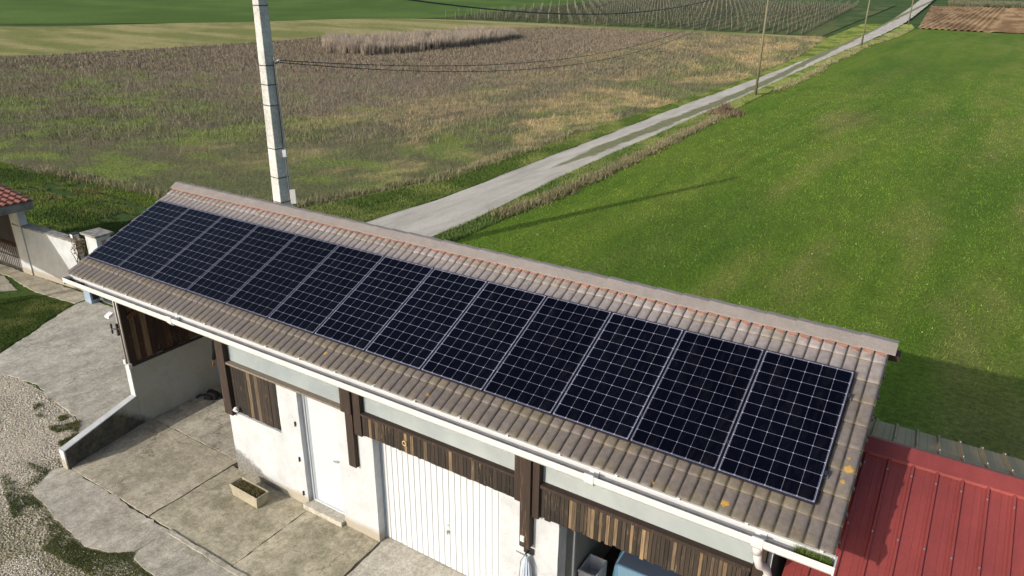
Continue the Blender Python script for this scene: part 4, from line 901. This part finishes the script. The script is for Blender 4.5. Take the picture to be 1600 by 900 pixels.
def car_build():
    # stations from rear (y=.72) to nose (y=4.45): (y, halfwidth, belt z, bottom z)
    cx = 12.08
    st = [(.70, .60, .62, .42), (.74, .70, .80, .34), (.82, .745, .93, .28), (1.1, .78, .95, .24), (1.9, .80, .96, .22), (3.0, .80, .94, .22), (3.5, .78, .90, .22), (4.1, .74, .80, .26), (4.35, .66, .66, .32), (4.42, .55, .56, .40)]
    def ring(y, hw, zt_, zb):
        return [(cx - hw * .93, y, zb), (cx - hw, y, zb + .12), (cx - hw, y, (zt_ + zb) / 2 + .05), (cx - hw * .97, y, zt_ - .04), (cx - hw * .9, y, zt_), (cx, y, zt_ + .02), (cx + hw * .9, y, zt_), (cx + hw * .97, y, zt_ - .04), (cx + hw, y, (zt_ + zb) / 2 + .05), (cx + hw, y, zb + .12), (cx + hw * .93, y, zb)]
    mb = MB(); n = 11
    for s in st: mb.v += ring(*s)
    for i in range(len(st) - 1):
        for j in range(n): j2 = (j + 1) % n; mb.f.append((i * n + j, i * n + j2, (i + 1) * n + j2, (i + 1) * n + j))
    mb.f += [tuple(range(n)), tuple(range((len(st) - 1) * n, len(st) * n))[::-1]]
    mb.build('body', M['carpaint'], car, smooth=False, bevel=.02, seg=3)
    # cabin
    lo = [(cx - .71, .80, .955), (cx + .71, .80, .955), (cx + .74, 2.0, .97), (cx + .71, 3.35, .95), (cx - .71, 3.35, .95), (cx - .74, 2.0, .97)]
    hi = [(cx - .56, 1.28, 1.40), (cx + .56, 1.28, 1.40), (cx + .58, 2.0, 1.43), (cx + .54, 2.65, 1.40), (cx - .54, 2.65, 1.40), (cx - .58, 2.0, 1.43)]
    MB().hexa(lo, hi).build('cabin', M['carpaint'], car, bevel=.03, seg=3)
    l = lambda a, b, t: tuple(a[i] + (b[i] - a[i]) * t for i in range(3))
    def pane(a, b, c, d, off, name):
        a, b, c, d = map(Vector, (a, b, c, d)); m0 = (a + b + c + d) / 4; n_ = (b - a).cross(d - a).normalized()
        if n_.dot(m0 - Vector((cx, 2, 1.1))) < 0: n_ = -n_
        q = [m0 + (p - m0) * .955 + n_ * off for p in (a, b, c, d)]; q2 = [p - n_ * .004 for p in q]
        MB().hexa(q2, q).build(name, M['carglass'], car, bevel=.003)
    pane(lo[0], lo[1], hi[1], hi[0], .006, 'rear_window'); pane(lo[3], lo[4], hi[4], hi[3], .006, 'windscreen')
    for i, j in ((1, 2), (2, 3), (4, 5), (5, 0)): pane(lo[i], lo[j], hi[j], hi[i], .005, 'side_window')
    MB().bar((cx - .1, .78, .965), (cx + .42, .95, 1.12), .012, .012).tube([(cx - .1, .78, .96), (cx - .1, .78, .99)], .015, 8).build('wiper', M['black'], car)
    MB().box(cx - .66, cx + .66, .64, .72, .34, .50).build('bumper', M['black'], car, bevel=.02)
    for s in (-1, 1):
        l_ = MB().tube([(cx + s * .56, .735, .72), (cx + s * .56, .69, .72)], .07, 16).build('tail_lamp', M['lampred'], car)
        tr = [(cx + s * .56 + .072 * math.cos(t * .3307), .695, .72 + .072 * math.sin(t * .3307)) for t in range(20)]
        MB().tube(tr, .008, 6, False).build('lamp_ring', M['chrome'], l_)
        for y in (1.35, 3.65):
            w = MB().tube([(cx + s * .68, y, .30), (cx + s * .82, y, .30)], .29, 28).build('wheel', M['rubber'], car, bevel=.02)
            MB().tube([(cx + s * .815, y, .30), (cx + s * .828, y, .30)], .17, 20).build('rim', M['alu'], w)
        MB().box(min(cx + s * .80, cx + s * .92), max(cx + s * .80, cx + s * .92), 2.75, 2.85, .95, 1.07).build('mirror', M['carpaint'], car, bevel=.02)
    MB().box(cx - .26, cx + .26, .715, .735, .56, .67).build('number_plate', M['door_white'], car)
car_build(); car.location.x -= .13; car.location.y += .2

# ------------------------------------------------------------------ person in the carport, with the bag
def skin_obj(name, chains, m, parent, sub=1):
    """chains: list of (points, radii); first chain's first point is the root; a chain may start on an existing vertex index tuple"""
    me = bpy.data.meshes.new(name); V = []; E = []; R = []; idx = {}
    for pts, rad in chains:
        last = None
        for p, r in zip(pts, rad):
            key = tuple(round(c, 4) for c in p)
            if key not in idx: idx[key] = len(V); V.append(p); R.append(r)
            if last is not None: E.append((last, idx[key]))
            last = idx[key]
    me.from_pydata(V, E, []); o = link(name, me, m, parent)
    s = o.modifiers.new('skin', 'SKIN'); s.use_smooth_shade = True; s.branch_smoothing = .6
    for k, r in enumerate(R): sv = me.skin_vertices[0].data[k]; sv.radius = (r, r) if not isinstance(r, tuple) else r; sv.use_root = (k == 0)
    d = o.modifiers.new('sub', 'SUBSURF'); d.levels = sub; d.render_levels = sub
    return o
PX, PY = 1.10, 1.86
pr = thing('person', 'person in dark jacket and blue jeans standing behind the carport corner post', 'person', (PX, PY, Z0))
def P(x, y, z): return (PX + x, PY + y, Z0 + z)
# facing the camera side, standing with weight even
skin_obj('jeans', [([P(0, 0, .92), P(.09, 0, .88), P(.11, .01, .70), P(.115, .0, .48), P(.12, .02, .28), P(.12, .03, .10)], [.13, .10, .085, .068, .06, .056]),
                   ([P(0, 0, .92), P(-.09, 0, .88), P(-.11, .01, .70), P(-.115, .0, .48), P(-.12, .02, .28), P(-.12, .03, .10)], [.13, .10, .085, .068, .06, .056]),
                   ([P(0, 0, .92), P(0, 0, 1.02)], [.13, .12])], M['cloth_blue'], pr)
skin_obj('jacket', [([P(0, 0, .93), P(0, 0, 1.1), P(0, .0, 1.28), P(0, .01, 1.42), P(0, .01, 1.50)], [(.16, .12), (.145, .11), (.17, .12), (.12, .09), (.06, .06)]),
                    ([P(0, .01, 1.42), P(.17, .01, 1.42), P(.235, .02, 1.16), P(.25, -.04, .92)], [(.12, .09), .068, .052, .042]),
                    ([P(0, .01, 1.42), P(-.17, .01, 1.42), P(-.235, .02, 1.16), P(-.25, -.04, .92)], [(.12, .09), .068, .052, .042])], M['cloth_dark'], pr)
body = [([P(0, .01, 1.46), P(0, .0, 1.54), P(0, -.01, 1.60), P(0, -.01, 1.67), P(0, 0, 1.73)], [.055, .052, .075, .09, .07]),
        ([P(0, -.01, 1.60), P(0, -.075, 1.585)], [.075, .035]), ([P(0, -.01, 1.67), P(0, -.085, 1.645), P(0, -.108, 1.63)], [.09, .03, .014])]
skin_obj('head', body, M['skin'], pr, 2)
for s in (-1, 1):
    hand = [([P(s * .25, -.045, .93), P(s * .25, -.055, .86)], [.026, .03])]
    for q, (dy, ln) in enumerate(((-.028, .07), (-.01, .08), (.009, .075), (.026, .06))):
        hand.append(([P(s * .25, -.055, .86), P(s * .25, -.055 + dy, .825), P(s * .245, -.055 + dy * 1.2, .825 - ln * .5), P(s * .232, -.055 + dy * 1.1, .825 - ln)], [.03, .0095, .009, .008]))
    hand.append(([P(s * .25, -.055, .86), P(s * .24, -.09, .845), P(s * .232, -.10, .81)], [.03, .0105, .009]))
    skin_obj('hand', hand, M['skin'], pr)
    MB().hexa([P(s * .12 - .048, -.19, 0), P(s * .12 + .048, -.19, 0), P(s * .12 + .045, .09, 0), P(s * .12 - .045, .09, 0)], [P(s * .12 - .035, -.16, .06), P(s * .12 + .035, -.16, .06), P(s * .12 + .042, .08, .12), P(s * .12 - .042, .08, .12)]).build('shoe', M['shoe'], pr, bevel=.025, seg=3)
    MB().tube([P(s * .034, -.093, 1.672), P(s * .034, -.100, 1.672)], .012, 8).build('eye', M['black'], pr)
    MB().tube([P(s * .088, -.005, 1.63), P(s * .098, .005, 1.67)], [.014, .018], 8).build('ear', M['skin'], pr, bevel=.005)
MB().bar(P(-.025, -.098, 1.598), P(.025, -.098, 1.598), .008, .010).build('mouth', simple('lips', (.35, .12, .1), .5), pr)
hr = MB(); n1, n2 = 14, 7
for i in range(n2):
    ph = i / (n2 - 1) * 1.75
    for j in range(n1):
        t = 2 * math.pi * j / n1; rr_ = .104; q = max(0, -math.sin(t)) * max(0, ph - .95) 
        hr.v.append(P(rr_ * math.sin(ph) * math.cos(t) * .93, .012 + rr_ * math.sin(ph) * math.sin(t) + q * .07, 1.675 + rr_ * math.cos(ph) * 1.05 + q * .12))
for i in range(n2 - 1):
    for j in range(n1): j2 = (j + 1) % n1; hr.f.append((i * n1 + j, i * n1 + j2, (i + 1) * n1 + j2, (i + 1) * n1 + j))
hr.build('hair', M['hair'], pr, smooth=True)
bg = thing('shoulder_bag', 'black bag with loose straps lying on the carport floor', 'bag', (.8, 1.62, Z0))
MB().hexa([(.72, 1.52, Z0), (1.0, 1.60, Z0), (.95, 1.82, Z0), (.67, 1.74, Z0)], [(.75, 1.56, Z0 + .19), (.97, 1.62, Z0 + .17), (.93, 1.78, Z0 + .17), (.71, 1.72, Z0 + .21)]).build('body', M['nylon'], bg, bevel=.045, seg=4)
MB().hexa([(.74, 1.485, Z0 + .03), (.93, 1.54, Z0 + .03), (.92, 1.575, Z0 + .03), (.73, 1.52, Z0 + .03)], [(.76, 1.50, Z0 + .13), (.92, 1.545, Z0 + .12), (.91, 1.57, Z0 + .13), (.74, 1.53, Z0 + .14)]).build('pocket', M['nylon'], bg, bevel=.015, seg=3)
MB().tube([(.73, 1.56, Z0 + .12), (.62, 1.50, Z0 + .09), (.54, 1.44, Z0 + .03), (.50, 1.47, Z0 + .02), (.54, 1.54, Z0 + .06), (.64, 1.6, Z0 + .04)], .018, 8).build('strap', M['nylon'], bg, smooth=True)
MB().tube([(.76, 1.6, Z0 + .18), (.82, 1.6, Z0 + .26), (.9, 1.66, Z0 + .25), (.92, 1.7, Z0 + .16)], .013, 8).build('handle', M['nylon'], bg, smooth=True)

# ------------------------------------------------------------------ boundary wall, pillar, gate, shed on the left
w = thing('boundary_wall', 'white rendered boundary wall with lichened grey coping', 'wall', (-9.5, 3.5, 0))
MB().hexa([(-11.25, 3.40, 0), (-7.95, 3.60, 0), (-7.95, 3.78, 0), (-11.25, 3.60, 0)], [(-11.25, 3.40, 1.68), (-7.95, 3.60, 1.62), (-7.95, 3.78, 1.62), (-11.25, 3.60, 1.68)]).build('wall', M['plaster_wall'], w)
cp = MB()
for k in range(5):
    a = k / 5; b_ = (k + .985) / 5; f = lambda t, d, e: (-11.27 + 3.4 * t, 3.40 + .2 * t + d, 1.683 - .06 * t + e)
    j = random.uniform(0, .01); cp.hexa([f(a, -.04, j), f(b_, -.04, j), f(b_, .28, j), f(a, .28, j)], [f(a, -.03, .05 + j), f(b_, -.03, .05 + j), f(b_, .27, .06 + j), f(a, .27, .06 + j)])
cp.build('coping', M['stonecap'], w, bevel=.01)
p = thing('gate_pillar', 'white square gate pillar with flat stone cap', 'pillar', (-7.0, 3.8, 0))
MB().box(-7.42, -6.82, 3.66, 4.1, 0, 1.98).build('shaft', M['plaster_wall'], p, bevel=.01); MB().box(-7.52, -6.72, 3.58, 4.18, 1.982, 2.05).build('cap', M['stonecap'], p, bevel=.012)
MB().box(-6.815, -6.80, 3.8, 3.95, 1.7, 1.85).build('terracotta_patch', M['mortar'], p)
t_ = thing('climbing_vine', 'bare twiggy vine and dry leaves on the end of the boundary wall', 'vine', (-7.7, 3.6, 0))
mb = MB(); R = random.Random(4)
for k in range(12):
    q = [Vector((-7.75 + R.uniform(-.1, .15), 3.56, R.uniform(0, .9)))]
    for s in range(6): q.append(q[-1] + Vector((R.uniform(-.12, .14), R.uniform(-.05, .04), R.uniform(.1, .28))))
    q = [Vector((v.x, min(v.y, 3.57), min(v.z, 1.95))) for v in q]; mb.tube(q, [.02 - .0025 * i for i in range(len(q))], 5)
mb.build('stem', M['bark'], t_)
n = 220; x = RNG.normal(-7.72, .13, n); y = RNG.uniform(3.45, 3.75, n); z = np.clip(RNG.normal(1.55, .22, n), .7, 1.9)
lf = blades('leaf', x, y, np.full(n, .06), np.full(n, .05), mixc((.12, .05, .02), (.2, .17, .07), RNG.uniform(0, 1, n)), 'x', 1., z=z); 
for k in ('label', 'category', 'kind'): del lf[k]
lf.parent = t_; lf.location = -OFF[t_]
wl = thing('wall_lamp', 'small black framed lamp on the wall coping beside the pillar', 'lamp', (-7.85, 3.6, 1.68))
MB().tube([(-7.85, 3.62, 1.68), (-7.85, 3.6, 1.84)], .015, 8).build('stem', M['black'], wl); MB().box(-7.97, -7.78, 3.5, 3.68, 1.82, 1.94).build('lantern', M['crate'], wl, bevel=.01)
MB().box(-7.99, -7.76, 3.48, 3.70, 1.945, 1.96).box(-7.98, -7.965, 3.485, 3.5, 1.8, 1.945).box(-7.785, -7.77, 3.485, 3.5, 1.8, 1.945).build('lantern_frame', M['black'], wl)
gm = thing('gate_motor', 'blue grey gate motor box beside the black sliding gate', 'gate motor', (-7.0, 3.3, 0))
MB().box(-7.2, -6.85, 3.15, 3.42, .02, .44).build('housing', M['bluegrey'], gm, bevel=.02, seg=3); MB().box(-7.22, -6.83, 3.13, 3.44, .442, .475).build('lid', M['bluegrey'], gm, bevel=.012)
MB().box(-6.845, -6.80, 3.2, 3.38, .15, .5).build('drive_plate', M['black'], gm)
gt = thing('sliding_gate', 'black metal sliding gate standing behind the carport', 'gate', (-5, 3.5, 0))
MB().box(-6.78, -3.0, 3.48, 3.52, .08, .14).box(-6.78, -3.0, 3.48, 3.52, .98, 1.04).box(-6.78, -6.72, 3.475, 3.525, .08, 1.04).box(-3.06, -3.0, 3.475, 3.525, .08, 1.04).build('gate_frame', M['black'], gt)
mb = MB()
for k in range(30): mb.box(-6.65 + k * .12, -6.63 + k * .12, 3.49, 3.51, .14, .98)
mb.build('bars', M['black'], gt); MB().box(-7.0, -3, 3.44, 3.56, .02, .05).build('track', M['alu'], gt)
sd = thing('left_shed', 'open shed with red clay tiles and grey eaves beam', 'shed', (-12, 3, 0))
sd.name = 'tiled_shed'
MB().box(-11.35, -10.75, 3.39, 3.62, 0, 2.3).box(-16, -13.6, 3.39, 3.62, 0, 2.3).box(-16, -15.8, -2, 3.39, 0, 2.3).build('wall', M['plaster_wall'], sd)
MB().box(-13.6, -11.35, 3.5, 3.55, .9, 2.3).build('opening_shade', M['dark_in'], sd); MB().box(-13.6, -11.35, 3.42, 3.5, .86, .93).box(-11.44, -11.35, 3.40, 3.5, .93, 2.3).build('window_frame', M['redbrown'], sd)  # solid dark sheet stands for the shade inside the shed window
MB().box(-13.6, -11.35, 3.46, 3.5, 0, .86).build('low_wall', M['beam_grey'], sd)
mb = MB()
for k in range(16): mb.box(-13.5 + k * .135, -13.485 + k * .135, 3.36, 3.375, .05, .95)
for z in (.1, .5, .9): mb.box(-13.55, -11.4, 3.355, 3.38, z, z + .015)
mb.build('grille', M['black'], sd)
MB().box(-10.42, -10.28, -2.1, 3.72, 2.3, 2.55).box(-16, -10.42, 3.62, 3.72, 2.3, 2.52).build('eaves_beam', M['beam_grey'], sd, bevel=.01)
MB().box(-10.44, -10.30, -2.0, -1.86, 0, 2.3).build('post', M['beam_grey'], sd)
V = []; F = []; nxs = np.arange(0, 5.8, .035); nys = np.arange(.1, 3.80, .33)
mb = MB()
for r in range(17):
    u0 = r * .34; 
    for c_ in range(28):
        y0 = -2.1 + c_ * .216
        if y0 + .21 > 3.8: continue
        x1 = -10.22 - u0; x0 = x1 - .37; z1 = 2.57 + u0 * .12; z0 = z1 + .37 * .12; dz = .03
        P_ = lambda x, y, z: (x, y, z)
        for (ya, yb, ha, hb) in ((y0, y0 + .05, 0, .04), (y0 + .05, y0 + .11, .04, .04), (y0 + .11, y0 + .16, .04, 0), (y0 + .16, y0 + .216, 0, 0)):
            mb.add([(x1, ya, z1 + dz + ha), (x1, yb, z1 + dz + hb), (x0, yb, z0 + hb), (x0, ya, z0 + ha)], [(0, 1, 2, 3)])
            mb.add([(x1, ya, z1 + ha - .005), (x1, yb, z1 + hb - .005), (x1, yb, z1 + dz + hb), (x1, ya, z1 + dz + ha)], [(0, 1, 2, 3)])
rt = mb.build('roof', M['redtile'], sd, recalc=False)
MB().hexa([(-10.25, -2.1, 2.555), (-10.25, 3.78, 2.555), (-16.1, 3.78, 3.257), (-16.1, -2.1, 3.257)], [(-10.25, -2.1, 2.57), (-10.25, 3.78, 2.57), (-16.1, 3.78, 3.27), (-16.1, -2.1, 3.27)]).build('roof_deck', M['beam_grey'], rt)

# ------------------------------------------------------------------ poles and wires
cpz = thing('concrete_pole', 'tall square concrete utility pole rising behind the tiled ridge', 'utility pole', (-3.62, 8, 0))
def sq(cx, cy, h, z, rot=math.radians(38)):
    return [(cx + h * math.cos(rot + k * math.pi / 2) * 1.414, cy + h * math.sin(rot + k * math.pi / 2) * 1.414, z) for k in range(4)]
mb = MB()
lv = [(0, .265), (2.7, .235), (8.55, .175), (10.2, .155)]
hw = lambda z: float(np.interp(z, [l[0] for l in lv], [l[1] for l in lv]))
for z, h in lv: mb.v += sq(-3.62, 8, h * .88, z)
for i in range(3):
    for j in range(4): j2 = (j + 1) % 4; mb.f.append((i * 4 + j, i * 4 + j2, i * 4 + 4 + j2, i * 4 + 4 + j))
mb.f += [(3, 2, 1, 0), (12, 13, 14, 15)]; mb.build('shaft', M['pole_conc'], cpz, bevel=.02)
bd = MB()
for z in (2.62, 3.4, 4.3, 5.6, 6.2, 6.75, 8.4):
    h = hw(z) * .88 + .006; bd.hexa(sq(-3.62, 8, h, z), sq(-3.62, 8, h - .001, z + .025))
bd.build('strap', M['black'], cpz)
# right-hand visible face: its outward normal
rot = math.radians(38); C0 = [np.array([math.cos(rot + k * math.pi / 2), math.sin(rot + k * math.pi / 2)]) for k in range(4)]
def facept(k, s, z, out=.01):
    h = hw(z) * .88 * 1.414; a = C0[k] * h; b_ = C0[(k + 1) % 4] * h; p_ = a * (1 - s) + b_ * s; n_ = (C0[k] + C0[(k + 1) % 4]); n_ = n_ / np.hypot(*n_); p_ = p_ + n_ * out
    return (-3.62 + p_[0], 8 + p_[1], z)
KF = 3   # face between corner 3 (towards the camera) and corner 0 (right)
MB().tube([facept(KF, .80, 3.0, .03), facept(KF, .82, 5, .03), facept(KF, .84, 7.0, .03)], .018, 8).tube([facept(KF, .92, 2.3, .05), facept(KF, .94, 5, .05), facept(KF, .95, 6.9, .06)], .012, 8).build('cable_run', M['alu'], cpz)
MB().tube([facept(KF, .76, 4.35, .03), facept(KF, .76, 6.9, .03)], .010, 8).build('black_cable', M['black'], cpz)
MB().bar(facept(KF, .45, 4.45, .004), facept(KF, .45, 5.65, .004), .09, .012, (1, 1, 0)).build('slot', M['stonecap'], cpz)
MB().bar(facept(KF, .72, 4.05, .07), facept(KF, .72, 4.27, .07), .11, .09, (1, -1, 0)).build('junction_box', M['crate'], cpz, bevel=.008)
MB().bar(facept(KF, 1.0, 2.55, .09), facept(KF, 1.0, 3.0, .09), .17, .12, (1, -1, 0)).build('meter_box', M['white_pvc'], cpz, bevel=.01)
MB().tube([facept(KF, .9, 6.82, .02), facept(KF, 1.0, 6.86, .16)], .03, 8).build('clamp', M['black'], cpz)
MB().bar(facept(KF, 1.0, 6.88, .12), facept(KF, 1.25, 6.90, .12), .06, .06).build('insulator', M['white_pvc'], cpz, bevel=.01)
POLES = [((-3.44, 65.4), 'round wooden utility pole nearest the garage, beside the track', .12, 9.5), ((-2.6, 125.5), 'middle wooden utility pole beside the track', .13, 9.2), ((-1.1, 181.5), 'farthest wooden utility pole, near the ploughed field', .13, 9.2)]
for (p_, lb, r, h) in POLES:
    z0 = float(H(*p_)); q = thing('wooden_pole', lb, 'utility pole', (p_[0], p_[1], z0), 'wooden poles along the track')
    MB().tube([(p_[0], p_[1], z0 - .1), (p_[0], p_[1], z0 + h)], [r * 1.1, r * .75], 12).build('shaft', M['polewood'], q, smooth=True)
    MB().bar((p_[0] - .5, p_[1], z0 + h - .5), (p_[0] + .5, p_[1], z0 + h - .5), .08, .08).build('crossarm', M['polewood'], q)
    MB().tube([(p_[0] - .12, p_[1], z0 + h - .9), (p_[0] + .02, p_[1], z0 + h - .9)], .035, 8).tube([(p_[0] - .4, p_[1], z0 + h - .45), (p_[0] - .4, p_[1], z0 + h - .3)], .03, 8).build('insulator', M['white_pvc'], q)
def cable(name, a, b_, sag, r, label, grp='overhead lines'):
    q = []
    for i in range(61):
        t = i / 60; v = Vector(a).lerp(Vector(b_), t); v.z -= 4 * sag * t * (1 - t); q.append(v)
    o = MB().tube(q, r, 6).build(name, M['wire'], None, smooth=True); tag(o, label, 'cable', grp)
i1 = facept(KF, 1.25, 6.90, .12)
cable('overhead_cable', i1, (-3.44, 65.3, 10.3), 2.45, .014, 'upper of two thin cables from the concrete pole insulator')
cable('overhead_cable', (i1[0], i1[1], i1[2] - .06), (-3.40, 65.3, 10.2), 2.75, .014, 'lower of two thin cables from the concrete pole insulator')
cable('overhead_cable', (-3.5, 8.1, 9.2), (-3.44, 65.4, 10.7), 2.0, .03, 'thick black cable sagging across the top of the view')
bpy.data.objects['wooden_pole'].children[0].scale = (1, 1, 1)

# dark shrub by the first wooden pole
s = thing('bare_shrub', 'small dark shrub with bare stems beside the track', 'shrub', (-2.56, 52.6, 0)); R = random.Random(9); mb = MB()
for k in range(60):
    a = R.uniform(0, 6.28); q = [Vector((-2.56 + .35 * R.gauss(0, 1) * .6, 52.6 + .5 * R.gauss(0, 1) * .6, 0))]
    for j in range(4): q.append(q[-1] + Vector((math.cos(a) * .08 + R.uniform(-.06, .06), math.sin(a) * .08 + R.uniform(-.06, .06), R.uniform(.15, .32))))
    mb.tube(q, [.022, .018, .014, .01, .006], 4)
mb.build('stem', simple('purple brown stems', (.12, .075, .06), .9), s)
n = 5000; x = RNG.normal(-2.6, .5, n); y = RNG.normal(52.6, .8, n)
lf = blades('foliage', x, y, RNG.uniform(.1, .5, n), np.full(n, .06), mixc((.08, .06, .03), (.22, .17, .11), RNG.uniform(0, 1, n)), 'x', .6)
for k in ('label', 'category', 'kind'): del lf[k]
lf.parent = s; lf.location = -OFF[s]

# ------------------------------------------------------------------ vineyard
rows = []; R = random.Random(2)
def canes_mesh():
    V = []; 
    return V
x0 = -91.0; posts = []; k = 0
rx = np.arange(-90, -12.5, 2.5)
for i, xb in enumerate(rx):
    ys_ = float(np.interp(xb, [-91, -72, -40, -22, -12], [131, 132.5, 138, 139, 141])); ye = 262.
    yy = np.arange(ys_, ye, .55); xx = xb - .068 * (yy - ys_); n = len(yy)
    per = 5; X_ = np.repeat(xx, per) + RNG.normal(0, .07, n * per); Y_ = np.repeat(yy, per) + RNG.normal(0, .22, n * per)
    hh = np.where(np.arange(n * per) % per == 0, .6, 0) + RNG.uniform(.35, 1.15, n * per)
    o = blades('vine_row', X_, Y_, hh, np.full(n * per, .085), mixc((.045, .045, .028), (.12, .11, .075), RNG.uniform(0, 1, n * per)), 'row of bare pruned vines on a trellis beyond the fallow field', .5, 'vine row', lay(X_, Y_, 1.6), tips=1.)
    del o['kind']; o['group'] = 'vine rows of the vineyard'
    for y in np.arange(ys_, ye, 5.5): posts.append((xb - .068 * (y - ys_), y))
posts.sort(key=lambda p: dist(*p))
pm = None
def postmesh(name):
    return MB().hexa([(-.024, -.024, -.1), (.024, -.024, -.1), (.024, .024, -.1), (-.024, .024, -.1)], [(-.022, -.022, 1.7), (.022, -.022, 1.7), (.022, .022, 1.7), (-.022, .022, 1.7)])
base = postmesh('p').build('trellis_post', simple('pale weathered post', (.2, .195, .165), .8, 0, .3, 2), None); tag(base, 'thin pale trellis post standing in the vine rows', 'post', 'trellis posts of the vineyard')
pmat = base.data.materials[0]
for i, (x, y) in enumerate(posts[:300]):
    o = base if i == 0 else base.copy()
    if i: C.objects.link(o)
    o.location = (x, y, float(lay(x, y, 1.6))); o.rotation_euler = (random.uniform(-.06, .06), random.uniform(-.08, .08), 0); o.scale = (1, 1, random.uniform(.85, 1.15))
mb = MB()
for x, y in posts[300:]:
    z = float(lay(x, y, 1.6)); h = random.uniform(1.5, 1.9); l_ = random.uniform(-.1, .1)
    mb.hexa([(x - .03, y - .03, z), (x + .03, y - .03, z), (x + .03, y + .03, z), (x - .03, y + .03, z)], [(x + l_ - .03, y - .03, z + h), (x + l_ + .03, y - .03, z + h), (x + l_ + .03, y + .03, z + h), (x + l_ - .03, y + .03, z + h)])
tag(mb.build('trellis_posts_far', pmat), 'distant trellis posts deep in the vineyard', 'posts', kind='stuff')

# ---- loose pieces of one kind become parts of their own
def split(o):
    me = o.data; n = len(me.vertices); par = list(range(n))
    def fd(i):
        while par[i] != i: par[i] = par[par[i]]; i = par[i]
        return i
    for e in me.edges:
        a, b_ = fd(e.vertices[0]), fd(e.vertices[1])
        if a != b_: par[a] = b_
    gr = {}
    for p in me.polygons: gr.setdefault(fd(p.vertices[0]), []).append(p)
    if len(gr) < 2: return
    vs = [v.co.copy() for v in me.vertices]; base = o.name.split('.')[0]; first = True
    for ps in gr.values():
        ix = {}; F = []
        for p in ps: F.append([ix.setdefault(i, len(ix)) for i in p.vertices])
        m2 = bpy.data.meshes.new(base); m2.from_pydata([vs[i] for i in ix], [], F); m2.update()
        for m in me.materials: m2.materials.append(m)
        if first: keep = m2; first = False; continue
        q = o.copy(); q.data = m2; C.objects.link(q)
    o.data = keep
for o in list(bpy.data.objects):
    if o.type == 'MESH' and o.name.split('.')[0] in ('gutter_bracket', 'gutter_joint', 'gutter_end', 'verge_clip', 'end_clamp', 'ledge', 'inner_wall', 'front_wall', 'board_backing', 'cord', 'screw', 'strap', 'ridge_mortar', 'wall', 'handle') : split(o)

# ------------------------------------------------------------------ light, camera
az = math.radians(70); el = math.radians(22.8)
toward = Vector((-math.cos(az) * math.cos(el), -math.sin(az) * math.cos(el), math.sin(el)))
sun = bpy.data.lights.new('sun', 'SUN'); sun.energy = 4.15; sun.angle = math.radians(.53); sun.color = (1, .96, .90)
so = bpy.data.objects.new('sun', sun); C.objects.link(so); so.rotation_euler = toward.to_track_quat('Z', 'Y').to_euler(); so.location = (0, 0, 60)
wd = bpy.data.worlds.new('World'); bpy.context.scene.world = wd; wd.use_nodes = True; nt = wd.node_tree; nt.nodes.clear()
sky = nt.nodes.new('ShaderNodeTexSky'); sky.sky_type = 'NISHITA'; sky.sun_disc = False; sky.sun_elevation = el
sky.sun_rotation = math.atan2(toward.x, toward.y); sky.air_density = 1.; sky.dust_density = 2.5; sky.ozone_density = .8
bg_ = nt.nodes.new('ShaderNodeBackground'); bg_.inputs[1].default_value = .185; ow = nt.nodes.new('ShaderNodeOutputWorld')
nt.links.new(sky.outputs[0], bg_.inputs[0]); nt.links.new(bg_.outputs[0], ow.inputs[0])
cam = bpy.data.cameras.new('camera'); co = bpy.data.objects.new('camera', cam); C.objects.link(co)
yaw, pit, rol = -.557101, .388044, .011343
f_ = Vector((math.sin(yaw) * math.cos(pit), math.cos(yaw) * math.cos(pit), -math.sin(pit))); r_ = Vector((math.cos(yaw), -math.sin(yaw), 0)); u_ = r_.cross(f_)
rr_ = r_ * math.cos(rol) + u_ * math.sin(rol); uu_ = -r_ * math.sin(rol) + u_ * math.cos(rol)
mw = Matrix((rr_, uu_, -f_)).transposed().to_4x4(); mw.translation = (14.288, -6.879, 8.746); co.matrix_world = mw
cam.sensor_width = 36; cam.lens = 36 * 1117.67 / 1600; cam.clip_end = 4000; cam.clip_start = .1
sc = bpy.context.scene; sc.camera = co
sc.view_settings.view_transform = 'Standard'; sc.view_settings.look = 'None'; sc.view_settings.exposure = 0; sc.view_settings.gamma = 1
